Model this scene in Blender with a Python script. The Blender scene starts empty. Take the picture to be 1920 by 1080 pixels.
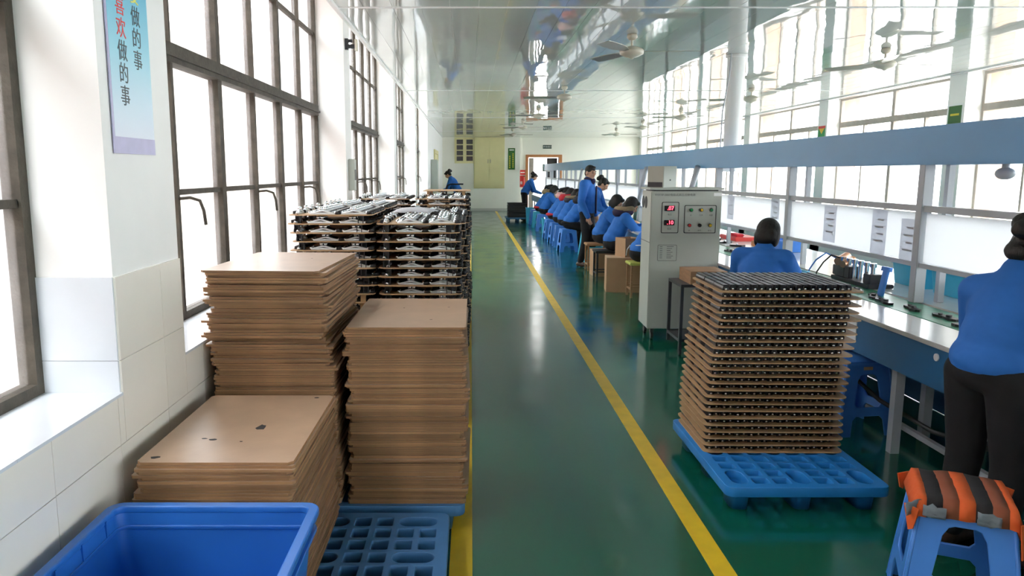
import bpy, bmesh, math, random
from mathutils import Matrix, Vector, Euler
R = math.radians
random.seed(7)
scene = bpy.context.scene
COL = scene.collection

# ------------------------------------------------------------ camera, world, exposure
F_PX = 1420.0
cam_d = bpy.data.cameras.new('camera')
cam = bpy.data.objects.new('camera', cam_d); COL.objects.link(cam)
cam.location = (0, 0, 1.6)
cam.rotation_euler = (R(90 - 8.73), 0, 0)
cam_d.sensor_width = 36.0
cam_d.lens = 36.0 * F_PX / 1920.0
cam_d.shift_x = 77 / 1920.0
cam_d.clip_end = 300
scene.camera = cam

world = bpy.data.worlds.new('overcast_sky'); scene.world = world
world.use_nodes = True
wn = world.node_tree
bg = wn.nodes['Background']
bg.inputs[0].default_value = (0.98, 0.985, 1.0, 1)
bg.inputs[1].default_value = 1.0
scene.view_settings.view_transform = 'Standard'
scene.view_settings.look = 'None'
scene.view_settings.gamma = 1.0
scene.view_settings.use_curve_mapping = False
scene.view_settings.exposure = 3.72
scene.cycles.max_bounces = 10
scene.cycles.diffuse_bounces = 6
scene.cycles.glossy_bounces = 5
scene.cycles.transparent_max_bounces = 12
scene.cycles.caustics_reflective = False
scene.cycles.caustics_refractive = False
scene.cycles.sample_clamp_indirect = 6.0

# ------------------------------------------------------------ helpers
TS = bpy.data.scenes.new('scratch')          # small scratch scene for evaluating curves, letters and modifiers
def evaluated(o):
    TS.collection.objects.link(o)
    vl = TS.view_layers[0]; vl.update()
    me = bpy.data.meshes.new_from_object(o.evaluated_get(vl.depsgraph))
    TS.collection.objects.unlink(o)
    return me

def link(o, parent=None):
    COL.objects.link(o)
    if parent is not None: o.parent = parent
    return o

def tag(o, label=None, cat=None, group=None, kind=None):
    if label: o['label'] = label
    if cat: o['category'] = cat
    if group: o['group'] = group
    if kind: o['kind'] = kind
    return o

def thing(name, label, cat, loc=(0, 0, 0), rz=0.0, group=None):
    o = bpy.data.objects.new(name, None)
    o.empty_display_size = 0.05
    link(o); o.location = loc; o.rotation_euler = (0, 0, rz)
    return tag(o, label, cat, group)

class MB:
    def __init__(self): self.bm = bmesh.new()
    def box(self, x0, x1, y0, y1, z0, z1, mtx=None):
        vs = [self.bm.verts.new(Vector(p) if mtx is None else mtx @ Vector(p)) for p in
              ((x0,y0,z0),(x1,y0,z0),(x1,y1,z0),(x0,y1,z0),(x0,y0,z1),(x1,y0,z1),(x1,y1,z1),(x0,y1,z1))]
        for f in ((0,3,2,1),(4,5,6,7),(0,1,5,4),(1,2,6,5),(2,3,7,6),(3,0,4,7)):
            self.bm.faces.new([vs[i] for i in f])
        return self
    def cyl(self, p0, p1, r0, r1=None, seg=12, caps=True):
        r1 = r0 if r1 is None else r1
        p0 = Vector(p0); p1 = Vector(p1); d = p1 - p0
        q = d.to_track_quat('Z', 'Y').to_matrix()
        a, b = [], []
        for i in range(seg):
            t = 2*math.pi*i/seg
            v = Vector((math.cos(t), math.sin(t), 0))
            a.append(self.bm.verts.new(p0 + q @ (v*r0))); b.append(self.bm.verts.new(p1 + q @ (v*r1)))
        for i in range(seg):
            j = (i+1) % seg
            self.bm.faces.new((a[i], a[j], b[j], b[i]))
        if caps:
            self.bm.faces.new(a[::-1]); self.bm.faces.new(b)
        return self
    def bar(self, p0, p1, w, h=None):
        return self.cyl(p0, p1, w*0.7071, w*0.7071, 4) if h is None else self
    def ell(self, c, r, rot=None, seg=16, rings=10, mtx=None):
        m = Matrix.Translation(Vector(c)) @ (Euler(rot).to_matrix().to_4x4() if rot else Matrix()) @ Matrix.Diagonal((r[0], r[1], r[2], 1))
        if mtx is not None: m = mtx @ m
        bmesh.ops.create_uvsphere(self.bm, u_segments=seg, v_segments=rings, radius=1.0, matrix=m)
        return self
    def cap(self, p0, p1, r0, r1, mtx=None, seg=12):
        p0 = Vector(p0); p1 = Vector(p1)
        if mtx is not None: p0 = mtx @ p0; p1 = mtx @ p1
        self.cyl(p0, p1, r0, r1, seg)
        self.ell(p0, (r0, r0, r0), seg=seg, rings=8); self.ell(p1, (r1, r1, r1), seg=seg, rings=8)
        return self
    def prism(self, pts, axis, a0, a1):
        """pts: 2D outline (ccw); extruded along axis 0/1/2 from a0 to a1"""
        def P(u, v, w):
            return ((w, u, v), (u, w, v), (u, v, w))[axis]
        A = [self.bm.verts.new(P(u, v, a0)) for u, v in pts]; B = [self.bm.verts.new(P(u, v, a1)) for u, v in pts]
        n = len(pts)
        self.bm.faces.new(A[::-1]); self.bm.faces.new(B)
        for i in range(n):
            j = (i+1) % n
            self.bm.faces.new((A[i], A[j], B[j], B[i]))
        return self
    def lathe(self, prof, c=(0, 0, 0), seg=20):
        rings = []
        for r, z in prof:
            rings.append([self.bm.verts.new((c[0]+r*math.cos(2*math.pi*i/seg), c[1]+r*math.sin(2*math.pi*i/seg), c[2]+z)) for i in range(seg)])
        for a, b in zip(rings, rings[1:]):
            for i in range(seg):
                j = (i+1) % seg
                self.bm.faces.new((a[i], a[j], b[j], b[i]))
        self.bm.faces.new(rings[0][::-1]); self.bm.faces.new(rings[-1])
        return self
    def mesh(self, name, mat=None, smooth=False):
        bmesh.ops.recalc_face_normals(self.bm, faces=self.bm.faces[:])
        me = bpy.data.meshes.new(name); self.bm.to_mesh(me); self.bm.free()
        if mat: me.materials.append(mat)
        if smooth: me.polygons.foreach_set('use_smooth', [True]*len(me.polygons))
        return me
    def build(self, name, mat, parent=None, smooth=False, bevel=0.0, auto=False):
        if bevel > 0:
            bmesh.ops.recalc_face_normals(self.bm, faces=self.bm.faces[:])
            ed = [e for e in self.bm.edges if len(e.link_faces) == 2 and e.calc_face_angle(0) > 0.6]
            bmesh.ops.bevel(self.bm, geom=ed, offset=bevel, segments=2, affect='EDGES', clamp_overlap=True)
        me = self.mesh(name, mat, smooth)
        if auto: me.set_sharp_from_angle(angle=R(40))
        return link(bpy.data.objects.new(name, me), parent)

def obj(name, me, parent=None, loc=None, rot=None):
    o = bpy.data.objects.new(name, me); link(o, parent)
    if loc is not None: o.location = loc
    if rot is not None: o.rotation_euler = rot
    return o

def struct(name, mb, mat, bevel=0.0):
    return tag(mb.build(name, mat, bevel=bevel), kind='structure')

def rrect(w, h, r, n=4, cx=0, cy=0):
    pts = []
    for (sx, sy, a0) in ((1, 1, 0), (-1, 1, 90), (-1, -1, 180), (1, -1, 270)):
        for i in range(n+1):
            a = R(a0 + 90*i/n)
            pts.append((cx + sx*(w/2-r) + r*math.cos(a), cy + sy*(h/2-r) + r*math.sin(a)))
    return pts

def plate_mesh(name, outer, holes, thick, mat, bevel=0.0):
    """flat plate in XY with holes, centred on z=0, thickness thick"""
    cu = bpy.data.curves.new(name, 'CURVE'); cu.dimensions = '2D'; cu.fill_mode = 'BOTH'
    cu.extrude = thick/2 - bevel; cu.bevel_depth = bevel; cu.bevel_resolution = 1
    for pts in [outer] + holes:
        s = cu.splines.new('POLY'); s.points.add(len(pts)-1)
        for p, q in zip(s.points, pts): p.co = (q[0], q[1], 0, 1)
        s.use_cyclic_u = True
    o = bpy.data.objects.new(name, cu)
    me = evaluated(o)
    bpy.data.objects.remove(o); bpy.data.curves.remove(cu)
    me.name = name; me.materials.clear(); me.materials.append(mat)
    return me

def text_mesh(body, size, mat, extrude=0.001, align='CENTER', offset=0.0):
    cu = bpy.data.curves.new('lettering', 'FONT'); cu.body = body; cu.size = size; cu.extrude = extrude
    cu.align_x = align; cu.align_y = 'CENTER'; cu.resolution_u = 3; cu.offset = offset
    o = bpy.data.objects.new('lettering', cu)
    me = evaluated(o)
    bpy.data.objects.remove(o); bpy.data.curves.remove(cu)
    me.materials.clear(); me.materials.append(mat)
    return me

def tube_mesh(name, pts, r, mat, cyclic=False, res=3):
    cu = bpy.data.curves.new(name, 'CURVE'); cu.dimensions = '3D'; cu.bevel_depth = r; cu.bevel_resolution = res; cu.use_fill_caps = True
    s = cu.splines.new('POLY'); s.points.add(len(pts)-1)
    for p, q in zip(s.points, pts): p.co = (*q, 1)
    s.use_cyclic_u = cyclic
    o = bpy.data.objects.new(name, cu)
    me = evaluated(o)
    bpy.data.objects.remove(o); bpy.data.curves.remove(cu)
    me.materials.clear(); me.materials.append(mat)
    me.polygons.foreach_set('use_smooth', [True]*len(me.polygons))
    return me

def copy_tree(o, parent=None):
    c = o.copy(); COL.objects.link(c); c.parent = parent
    for ch in list(o.children): copy_tree(ch, c)
    return c

def remesh(mb, name, mat, voxel=0.01, smooth=4):
    me = mb.mesh(name)
    o = bpy.data.objects.new(name, me)
    m = o.modifiers.new('r', 'REMESH'); m.mode = 'VOXEL'; m.voxel_size = voxel; m.use_smooth_shade = True
    s = o.modifiers.new('s', 'SMOOTH'); s.iterations = smooth; s.factor = 0.5
    out = evaluated(o)
    bpy.data.objects.remove(o); bpy.data.meshes.remove(me)
    out.name = name; out.materials.clear(); out.materials.append(mat)
    out.polygons.foreach_set('use_smooth', [True]*len(out.polygons))
    return out

ORD1 = ['', 'first', 'second', 'third', 'fourth', 'fifth', 'sixth', 'seventh', 'eighth', 'ninth', 'tenth', 'eleventh', 'twelfth',
        'thirteenth', 'fourteenth', 'fifteenth', 'sixteenth', 'seventeenth', 'eighteenth', 'nineteenth']
TENS = ['', '', 'twent', 'thirt', 'fort', 'fift', 'sixt', 'sevent', 'eight', 'ninet']
def ordinal(n):
    if n < 20: return ORD1[n]
    if n >= 100: return 'hundredth' if n == 100 else 'hundred-and-' + ordinal(n-100)
    t, u = divmod(n, 10)
    return TENS[t] + 'ieth' if u == 0 else TENS[t] + 'y-' + ORD1[u]

# ------------------------------------------------------------ materials
def mat(name, color, rough=0.5, metal=0.0, var=0.0, scale=6.0, stretch=(1, 1, 1), bump=0.0, bscale=40.0, bstretch=None,
        rand=0.0, spec=0.5, coat=0.0, color2=None, detail=4.0, translucent=0.0, bdist=0.01):
    m = bpy.data.materials.new(name); m.use_nodes = True
    nt = m.node_tree; N = nt.nodes; L = nt.links
    p = N['Principled BSDF']
    p.inputs['Base Color'].default_value = (*color, 1)
    p.inputs['Roughness'].default_value = rough; p.inputs['Metallic'].default_value = metal
    p.inputs['Specular IOR Level'].default_value = spec
    p.inputs['Coat Weight'].default_value = coat
    tc = N.new('ShaderNodeTexCoord')
    col = None
    if var > 0 or color2:
        mp = N.new('ShaderNodeMapping'); mp.inputs['Scale'].default_value = stretch
        L.new(tc.outputs['Object'], mp.inputs[0])
        nz = N.new('ShaderNodeTexNoise'); nz.inputs['Scale'].default_value = scale; nz.inputs['Detail'].default_value = detail
        L.new(mp.outputs[0], nz.inputs['Vector'])
        if color2:
            mr = N.new('ShaderNodeMapRange'); mr.inputs[1].default_value = 0.35; mr.inputs[2].default_value = 0.65
            L.new(nz.outputs[0], mr.inputs[0])
            mx = N.new('ShaderNodeMix'); mx.data_type = 'RGBA'
            mx.inputs[6].default_value = (*color, 1); mx.inputs[7].default_value = (*color2, 1)
            L.new(mr.outputs[0], mx.inputs[0]); col = mx.outputs[2]
        else:
            mr = N.new('ShaderNodeMapRange'); mr.inputs[1].default_value = 0.25; mr.inputs[2].default_value = 0.75
            mr.inputs[3].default_value = 1-var; mr.inputs[4].default_value = 1+var
            L.new(nz.outputs[0], mr.inputs[0])
            mx = N.new('ShaderNodeVectorMath'); mx.operation = 'SCALE'; mx.inputs[0].default_value = color
            L.new(mr.outputs[0], mx.inputs['Scale']); col = mx.outputs[0]
    if rand > 0:
        oi = N.new('ShaderNodeObjectInfo')
        mr2 = N.new('ShaderNodeMapRange'); mr2.inputs[3].default_value = 1-rand; mr2.inputs[4].default_value = 1+rand
        L.new(oi.outputs['Random'], mr2.inputs[0])
        m2 = N.new('ShaderNodeVectorMath'); m2.operation = 'SCALE'; m2.inputs[0].default_value = color
        if col is not None: L.new(col, m2.inputs[0])
        L.new(mr2.outputs[0], m2.inputs['Scale']); col = m2.outputs[0]
    if col is not None: L.new(col, p.inputs['Base Color'])
    if bump > 0:
        mpb = N.new('ShaderNodeMapping'); mpb.inputs['Scale'].default_value = bstretch or (1, 1, 1)
        L.new(tc.outputs['Object'], mpb.inputs[0])
        nb = N.new('ShaderNodeTexNoise'); nb.inputs['Scale'].default_value = bscale; nb.inputs['Detail'].default_value = 2.0
        L.new(mpb.outputs[0], nb.inputs['Vector'])
        b = N.new('ShaderNodeBump'); b.inputs['Strength'].default_value = bump; b.inputs['Distance'].default_value = bdist
        L.new(nb.outputs[0], b.inputs['Height']); L.new(b.outputs[0], p.inputs['Normal'])
    if translucent > 0:
        t = N.new('ShaderNodeBsdfTranslucent'); t.inputs[0].default_value = (*color, 1)
        ms = N.new('ShaderNodeMixShader'); ms.inputs[0].default_value = translucent
        L.new(p.outputs[0], ms.inputs[1]); L.new(t.outputs[0], ms.inputs[2])
        L.new(ms.outputs[0], N['Material Output'].inputs[0])
    return m

def glass_mat(name, dust, tint=(0.97, 0.99, 1.0)):
    m = bpy.data.materials.new(name); m.use_nodes = True
    nt = m.node_tree; N = nt.nodes; L = nt.links
    N.remove(N['Principled BSDF'])
    tr = N.new('ShaderNodeBsdfTransparent'); tr.inputs[0].default_value = (*tint, 1)
    gl = N.new('ShaderNodeBsdfGlossy'); gl.inputs['Roughness'].default_value = 0.03
    tl = N.new('ShaderNodeBsdfTranslucent'); tl.inputs[0].default_value = (0.95, 0.96, 0.97, 1)
    a = N.new('ShaderNodeMixShader'); a.inputs[0].default_value = dust
    tc = N.new('ShaderNodeTexCoord'); nz = N.new('ShaderNodeTexNoise'); nz.inputs['Scale'].default_value = 2.5; nz.inputs['Detail'].default_value = 5
    mr = N.new('ShaderNodeMapRange'); mr.inputs[1].default_value = 0.3; mr.inputs[2].default_value = 0.7
    mr.inputs[3].default_value = dust*0.6; mr.inputs[4].default_value = min(1, dust*1.4)
    L.new(tc.outputs['Object'], nz.inputs['Vector']); L.new(nz.outputs[0], mr.inputs[0]); L.new(mr.outputs[0], a.inputs[0])
    L.new(tr.outputs[0], a.inputs[1]); L.new(tl.outputs[0], a.inputs[2])
    b = N.new('ShaderNodeMixShader'); b.inputs[0].default_value = 0.05
    L.new(a.outputs[0], b.inputs[1]); L.new(gl.outputs[0], b.inputs[2])
    L.new(b.outputs[0], N['Material Output'].inputs[0])
    return m

def emit_mat(name, color, strength):
    m = bpy.data.materials.new(name); m.use_nodes = True
    p = m.node_tree.nodes['Principled BSDF']
    p.inputs['Base Color'].default_value = (0.02, 0, 0, 1)
    p.inputs['Emission Color'].default_value = (*color, 1); p.inputs['Emission Strength'].default_value = strength
    return m

def brick_mat(name, c1, c2, mortar, scale=1.0):
    m = bpy.data.materials.new(name); m.use_nodes = True
    nt = m.node_tree; N = nt.nodes; L = nt.links; p = N['Principled BSDF']; p.inputs['Roughness'].default_value = 0.9
    tc = N.new('ShaderNodeTexCoord'); sx = N.new('ShaderNodeSeparateXYZ'); cx = N.new('ShaderNodeCombineXYZ')
    L.new(tc.outputs['Object'], sx.inputs[0]); L.new(sx.outputs[1], cx.inputs[0]); L.new(sx.outputs[2], cx.inputs[1])
    b = N.new('ShaderNodeTexBrick'); b.inputs['Scale'].default_value = scale
    b.inputs['Color1'].default_value = (*c1, 1); b.inputs['Color2'].default_value = (*c2, 1); b.inputs['Mortar'].default_value = (*mortar, 1)
    b.inputs['Brick Width'].default_value = 0.26; b.inputs['Row Height'].default_value = 0.085; b.inputs['Mortar Size'].default_value = 0.008
    L.new(cx.outputs[0], b.inputs[0]); L.new(b.outputs[0], p.inputs['Base Color'])
    return m

MAT = dict(
    plaster=mat('white_plaster', (0.91, 0.90, 0.87), 0.7, var=0.03, scale=3),
    cream=mat('cream_wall_paint', (0.84, 0.83, 0.74), 0.6, var=0.03, scale=1.5),
    tile=mat('white_ceramic_tile', (0.90, 0.86, 0.78), 0.18, var=0.02, scale=4, rand=0.012),
    grout=mat('grey_grout', (0.55, 0.53, 0.48), 0.9),
    silltile=mat('white_sill_tile', (0.72, 0.76, 0.80), 0.15, var=0.03, scale=5),
    frame=mat('weathered_window_steel', (0.065, 0.055, 0.04), 0.7, var=0.35, scale=14, bump=0.3, bscale=60),
    paleframe=mat('pale_window_frame', (0.40, 0.36, 0.31), 0.6, var=0.1, scale=8),
    glass=glass_mat('dusty_window_glass', 0.07),
    glass_r=glass_mat('window_glass', 0.04),
    peach=mat('peach_exterior_paint', (0.46, 0.27, 0.15), 0.8, var=0.05, scale=4),
    yellow=mat('yellow_line_paint', (0.72, 0.47, 0.02), 0.4, var=0.12, scale=9),
    hard=mat('brown_hardboard', (0.28, 0.15, 0.068), 0.6, var=0.25, scale=9, stretch=(1, 1, 6), rand=0.25, bump=0.05, bscale=200),
    hardface=mat('hardboard_face', (0.42, 0.28, 0.185), 0.36, var=0.10, scale=7, rand=0.08, bump=0.04, bscale=150),
    tray=mat('tray_hardboard', (0.46, 0.29, 0.15), 0.5, var=0.12, scale=8, rand=0.10),
    bluepl=mat('blue_pallet_plastic', (0.02, 0.21, 0.58), 0.45, var=0.12, scale=6),
    bluedk=mat('dark_blue_pallet_plastic', (0.05, 0.16, 0.34), 0.5, var=0.15, scale=6),
    crate=mat('blue_crate_plastic', (0.022, 0.15, 0.52), 0.4, var=0.08, scale=5),
    stool=mat('blue_stool_plastic', (0.07, 0.25, 0.74), 0.35, var=0.08, scale=7),
    cyan=mat('cyan_plastic', (0.05, 0.42, 0.62), 0.4, var=0.08, scale=6),
    jacket=mat('blue_work_jacket', (0.022, 0.16, 0.56), 0.8, var=0.12, scale=7, bump=0.35, bscale=9, bdist=0.02),
    trousers=mat('black_trousers', (0.006, 0.006, 0.008), 0.9, var=0.3, scale=8, bump=0.3, bscale=10, bdist=0.02),
    hair=mat('black_hair', (0.007, 0.005, 0.004), 0.55, bump=0.5, bscale=90, bstretch=(1, 1, 0.1)),
    skin=mat('skin', (0.58, 0.33, 0.22), 0.55, var=0.06, scale=10),
    lips=mat('lips', (0.42, 0.15, 0.12), 0.5),
    shoe=mat('brown_shoe_leather', (0.06, 0.03, 0.02), 0.5),
    fur=mat('beige_fur', (0.34, 0.25, 0.15), 0.9, bump=1.0, bscale=60),
    hood=mat('dark_purple_hood', (0.03, 0.02, 0.06), 0.85),
    redcloth=mat('red_cloth', (0.62, 0.03, 0.05), 0.85), pink=mat('pink_cloth', (0.75, 0.42, 0.42), 0.85),
    grey_cl=mat('charcoal_cloth', (0.03, 0.03, 0.045), 0.85),
    chrome=mat('polished_truck_metal', (0.88, 0.92, 0.95), 0.14, metal=1.0),
    satin=mat('satin_truck_metal', (0.80, 0.84, 0.86), 0.32, metal=0.75),
    black=mat('black_rubber', (0.012, 0.012, 0.013), 0.55),
    blackpl=mat('black_painted_metal', (0.016, 0.016, 0.018), 0.32, rand=0.3),
    darksteel=mat('dark_steel', (0.05, 0.05, 0.055), 0.45, metal=0.3),
    cabinet=mat('grey_green_cabinet_paint', (0.50, 0.53, 0.47), 0.45, var=0.05, scale=3),
    cabline=mat('black_print', (0.02, 0.02, 0.02), 0.6), cabgrey=mat('grey_print', (0.16, 0.16, 0.15), 0.6),
    led=emit_mat('red_display_digits', (1.0, 0.03, 0.05), 1.2),
    trough=mat('blue_grey_painted_steel', (0.085, 0.31, 0.60), 0.34, var=0.10, scale=2.5, stretch=(1, 0.4, 1)),
    greypaint=mat('grey_painted_steel', (0.46, 0.49, 0.53), 0.35, var=0.05, scale=3),
    board=mat('white_acrylic_board', (0.92, 0.93, 0.94), 0.4, translucent=0.70),
    paper=mat('printed_paper', (0.84, 0.86, 0.90), 0.8, var=0.05, scale=30, translucent=0.65),
    tabletop=mat('white_laminate', (0.62, 0.62, 0.60), 0.16, var=0.06, scale=4),
    apron=mat('blue_apron_paint', (0.025, 0.14, 0.32), 0.4, var=0.1, scale=4),
    belt=mat('green_conveyor_belt', (0.03, 0.22, 0.12), 0.35, var=0.2, scale=8),
    wood=mat('brown_wood', (0.36, 0.20, 0.10), 0.5, var=0.2, scale=8, stretch=(1, 1, 8)),
    paleyellow=mat('pale_yellow_paint', (0.74, 0.68, 0.36), 0.5, var=0.04, scale=3),
    darkpane=mat('dark_window_pane', (0.06, 0.05, 0.05), 0.1),
    orangewood=mat('orange_door_frame', (0.50, 0.20, 0.07), 0.45, var=0.1, scale=6),
    greensign=mat('green_sign', (0.03, 0.14, 0.02), 0.4), yellowprint=mat('yellow_print', (0.75, 0.62, 0.05), 0.5),
    exitgreen=mat('exit_sign_green', (0.02, 0.06, 0.04), 0.4), white=mat('white_paint', (0.88, 0.88, 0.87), 0.4),
    red=mat('red_enamel', (0.65, 0.04, 0.03), 0.35), greenl=mat('green_button', (0.02, 0.30, 0.08), 0.3),
    amber=mat('amber_button', (0.80, 0.52, 0.02), 0.3), fan=mat('fan_enamel', (0.62, 0.58, 0.48), 0.35, var=0.06),
    fanblade=mat('fan_blade_metal', (0.42, 0.40, 0.34), 0.35, metal=0.4),
    carton=mat('cardboard', (0.44, 0.27, 0.15), 0.8, var=0.08, scale=5), cartonin=mat('cardboard_pale', (0.52, 0.36, 0.22), 0.8, var=0.06, scale=5),
    seatgreen=mat('yellow_green_seat', (0.55, 0.58, 0.14), 0.5), copper=mat('copper_metal', (0.65, 0.33, 0.2), 0.35, metal=0.8),
    orangefab=mat('orange_cloth', (0.75, 0.12, 0.025), 0.85, bump=0.3, bscale=40), brownfab=mat('brown_cloth', (0.28, 0.08, 0.04), 0.9),
    blackfab=mat('black_cloth', (0.02, 0.018, 0.02), 0.9), plasticwrap=mat('clear_packing_tape', (0.30, 0.34, 0.38), 0.10, translucent=0.4),
    polybag=mat('white_polythene', (0.72, 0.72, 0.75), 0.3, translucent=0.3),
    ground=mat('pale_concrete_ground', (0.55, 0.54, 0.52), 0.9, var=0.08, scale=0.6),
    pink_brick=brick_mat('red_brick', (0.30, 0.18, 0.155), (0.35, 0.22, 0.19), (0.36, 0.34, 0.32)),
    pale_brick=brick_mat('pale_brick', (0.40, 0.36, 0.31), (0.46, 0.41, 0.36), (0.30, 0.28, 0.26)),
    lavender=mat('lavender_strip', (0.50, 0.47, 0.68), 0.4, var=0.06, scale=20), blackprint=mat('dark_print', (0.05, 0.07, 0.08), 0.5),
    redprint=mat('red_print', (0.85, 0.06, 0.06), 0.5), ylwprint=mat('bright_yellow_print', (0.90, 0.80, 0.15), 0.5),
)
def floor_mat():
    m = mat('green_epoxy_floor', (0.003, 0.098, 0.058), 0.10, var=0.18, scale=0.9, spec=0.6, bump=0.02, bscale=6)
    N = m.node_tree.nodes; L = m.node_tree.links; p = N['Principled BSDF']
    tc = N.new('ShaderNodeTexCoord'); nz = N.new('ShaderNodeTexNoise'); nz.inputs['Scale'].default_value = 2.2; nz.inputs['Detail'].default_value = 6
    mr = N.new('ShaderNodeMapRange'); mr.inputs[1].default_value = 0.3; mr.inputs[2].default_value = 0.75; mr.inputs[3].default_value = 0.07; mr.inputs[4].default_value = 0.24
    L.new(tc.outputs['Object'], nz.inputs['Vector']); L.new(nz.outputs[0], mr.inputs[0]); L.new(mr.outputs[0], p.inputs['Roughness'])
    return m
MAT['floor'] = floor_mat(); MAT['floor'].node_tree.nodes['Principled BSDF'].inputs['IOR'].default_value = 1.75
MAT['faintprint'] = mat('faint_print', (0.84, 0.86, 0.90), 0.8, translucent=0.6)
MAT['ceil'] = mat('glossy_ceiling_panel', (0.66, 0.69, 0.66), 0.015, var=0.02, scale=2, spec=0.5, bump=0.13, bscale=2.2, bstretch=(1.0, 0.45, 1), bdist=0.03)
MAT['ceil'].node_tree.nodes['Principled BSDF'].inputs['IOR'].default_value = 2.1
def banner_mat():
    m = bpy.data.materials.new('banner_print'); m.use_nodes = True
    N = m.node_tree.nodes; L = m.node_tree.links; p = N['Principled BSDF']; p.inputs['Roughness'].default_value = 0.35
    tc = N.new('ShaderNodeTexCoord'); sx = N.new('ShaderNodeSeparateXYZ'); L.new(tc.outputs['Object'], sx.inputs[0])
    mr = N.new('ShaderNodeMapRange'); mr.inputs[1].default_value = 0.0; mr.inputs[2].default_value = 0.62
    cr = N.new('ShaderNodeValToRGB'); e = cr.color_ramp.elements
    e[0].position = 0.05; e[0].color = (0.74, 0.76, 0.86, 1); e[1].position = 1.0; e[1].color = (0.10, 0.48, 0.68, 1)
    k = e.new(0.55); k.color = (0.32, 0.66, 0.78, 1)
    L.new(sx.outputs[2], mr.inputs[0]); L.new(mr.outputs[0], cr.inputs[0]); L.new(cr.outputs[0], p.inputs['Base Color'])
    return m
MAT['banner'] = banner_mat()

# ============================================================ THE SETTING
XL, XR, YB, YF, ZC = -1.17, 7.0, -12.0, 32.0, 3.0
fl = MB(); fl.box(-1.8, 7.7, YB, YF + 0.4, -0.12, 0.0)
floor = struct('floor', fl, MAT['floor'])
def fline(x0, x1, y0, y1):
    MB().box(x0, x1, y0, y1, 0.0, 0.0015).build('painted_line', MAT['yellow'], floor)
fline(-0.088, 0.006, 1.2, 20.0); fline(0.975, 1.068, 1.2, 31.0)

gm = MB(); gm.box(-60, 70, -40, 90, -0.6, -0.3)
tag(gm.build('outdoor_ground', MAT['ground']), kind='structure')
# neighbouring brick buildings seen through the windows on the wall side
bw = MB(); bw.box(-9.5, -5.6, 9.6, 46, -0.3, 5.0); tag(bw.build('wall_neighbour_pale', MAT['pale_brick']), kind='structure')
bw = MB(); bw.box(-6.2, -3.9, -20.0, 9.2, -0.3, 4.4); tag(bw.build('wall_neighbour_red', MAT['pink_brick']), kind='structure')

# ceiling: slab with long glossy strips
MAT['ceil'].node_tree  # strips take their waves from the world position
def ceil_fix():
    nt = MAT['ceil'].node_tree; N = nt.nodes; L = nt.links
    g = N.new('ShaderNodeNewGeometry')
    for n in N:
        if n.type == 'MAPPING': L.new(g.outputs['Position'], n.inputs[0])
ceil_fix()
cb = MB(); cb.box(XL - 0.0, 7.7, YB - 0.2, YF + 0.4, 3.013, 3.65)
ceiling = struct('ceiling', cb, MAT['white'])
SEAM = [-12.0, -6.6, 0.1, 6.82, 13.6, 20.3, 27.0, 32.0]
NW = 33; SW = (XR - XL) / NW
for (y0, y1) in zip(SEAM, SEAM[1:]):
    me = MB().box(-SW/2+0.0012, SW/2-0.0012, y0+0.012, y1-0.012, 0, 0.012).mesh('ceiling_panel', MAT['ceil'])
    for i in range(NW):
        obj('ceiling_panel', me, ceiling, (XL + SW*(i+0.5), 0, ZC + 0.0006), (0, R(random.uniform(-0.22, 0.22)), 0))
for n, y in enumerate(SEAM[1:-1]):
    struct('trim_%d' % (n+1), MB().box(XL, XR, y-0.02, y+0.02, ZC-0.004, ZC+0.004), MAT['white'])
struct('trim_20', MB().box(XL-0.004, XL+0.03, YB, 31.6, ZC-0.028, ZC), MAT['white'])
struct('trim_21', MB().box(XR-0.03, XR, YB, YF, ZC-0.02, ZC), MAT['white'])

# wall on the window side
WL = [(-10.9, -6.7), (-6.3, -2.1), (-1.75, 2.45), (3.01, 7.2), (7.55, 11.75), (12.1, 16.2), (16.6, 20.8)]
wl = MB(); XO = -1.75
edges = [YB] + [v for w in WL for v in w] + [YF]
for a, b in zip(edges[0::2], edges[1::2]): wl.box(XO, XL, a, b, 0, 3.6)
for a, b in WL:
    wl.box(XO, XL, a, b, 0, 0.862); wl.box(XO, XL, a, b, 3.45, 3.6)
wall_left = struct('wall_left', wl, MAT['plaster'])
ZR = [0.0, 0.14, 0.42, 0.70, 0.98, 1.26]
tile_cache = {}
def tile(y0, y1, z0, z1):
    k = (round(y1-y0, 3), round(z1-z0, 3))
    if k not in tile_cache:
        w, h = k
        tile_cache[k] = MB().box(0, 0.007, 0.0015, w-0.0015, 0.0015, h-0.0015).mesh('tile', MAT['tile'])
    obj('tile', tile_cache[k], wall_left, (XL, y0, z0))
ys = [1.21 + 0.40*i for i in range(-4, 18)]
grout = MB()
for y0 in ys:
    y1 = y0 + 0.40
    for z0, z1 in zip(ZR, ZR[1:]):
        if z1 <= 0.87: tile(y0, y1, z0, z1); continue
        for w0, w1, inwin in [(-1.75, 2.45, 1), (2.45, 3.01, 0), (3.01, 7.2, 1), (7.2, 7.55, 0), (7.55, 11.75, 1)]:
            a, b = max(y0, w0), min(y1, w1)
            if b - a < 0.02: continue
            if inwin:
                if z0 < 0.87: tile(a, b, z0, 0.866)
            else: tile(a, b, z0, z1)
# reveal tiles on the pillar by the nearest window, facing the camera
for z0, z1 in ((0.87, 0.98), (0.98, 1.26)):
    MB().box(XL-0.275, XL, 2.443, 2.45, z0+0.001, z1-0.001).build('tile', MAT['silltile'], wall_left)
# sills
for a, b in WL:
    n = max(1, round((b-a)/0.6))
    for i in range(n):
        w = (b-a)/n
        MB().box(-1.45, XL+0.008, a+i*w+0.001, a+(i+1)*w-0.001, 0.862, 0.872).build('sill_tile', MAT['silltile'], wall_left)

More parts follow.
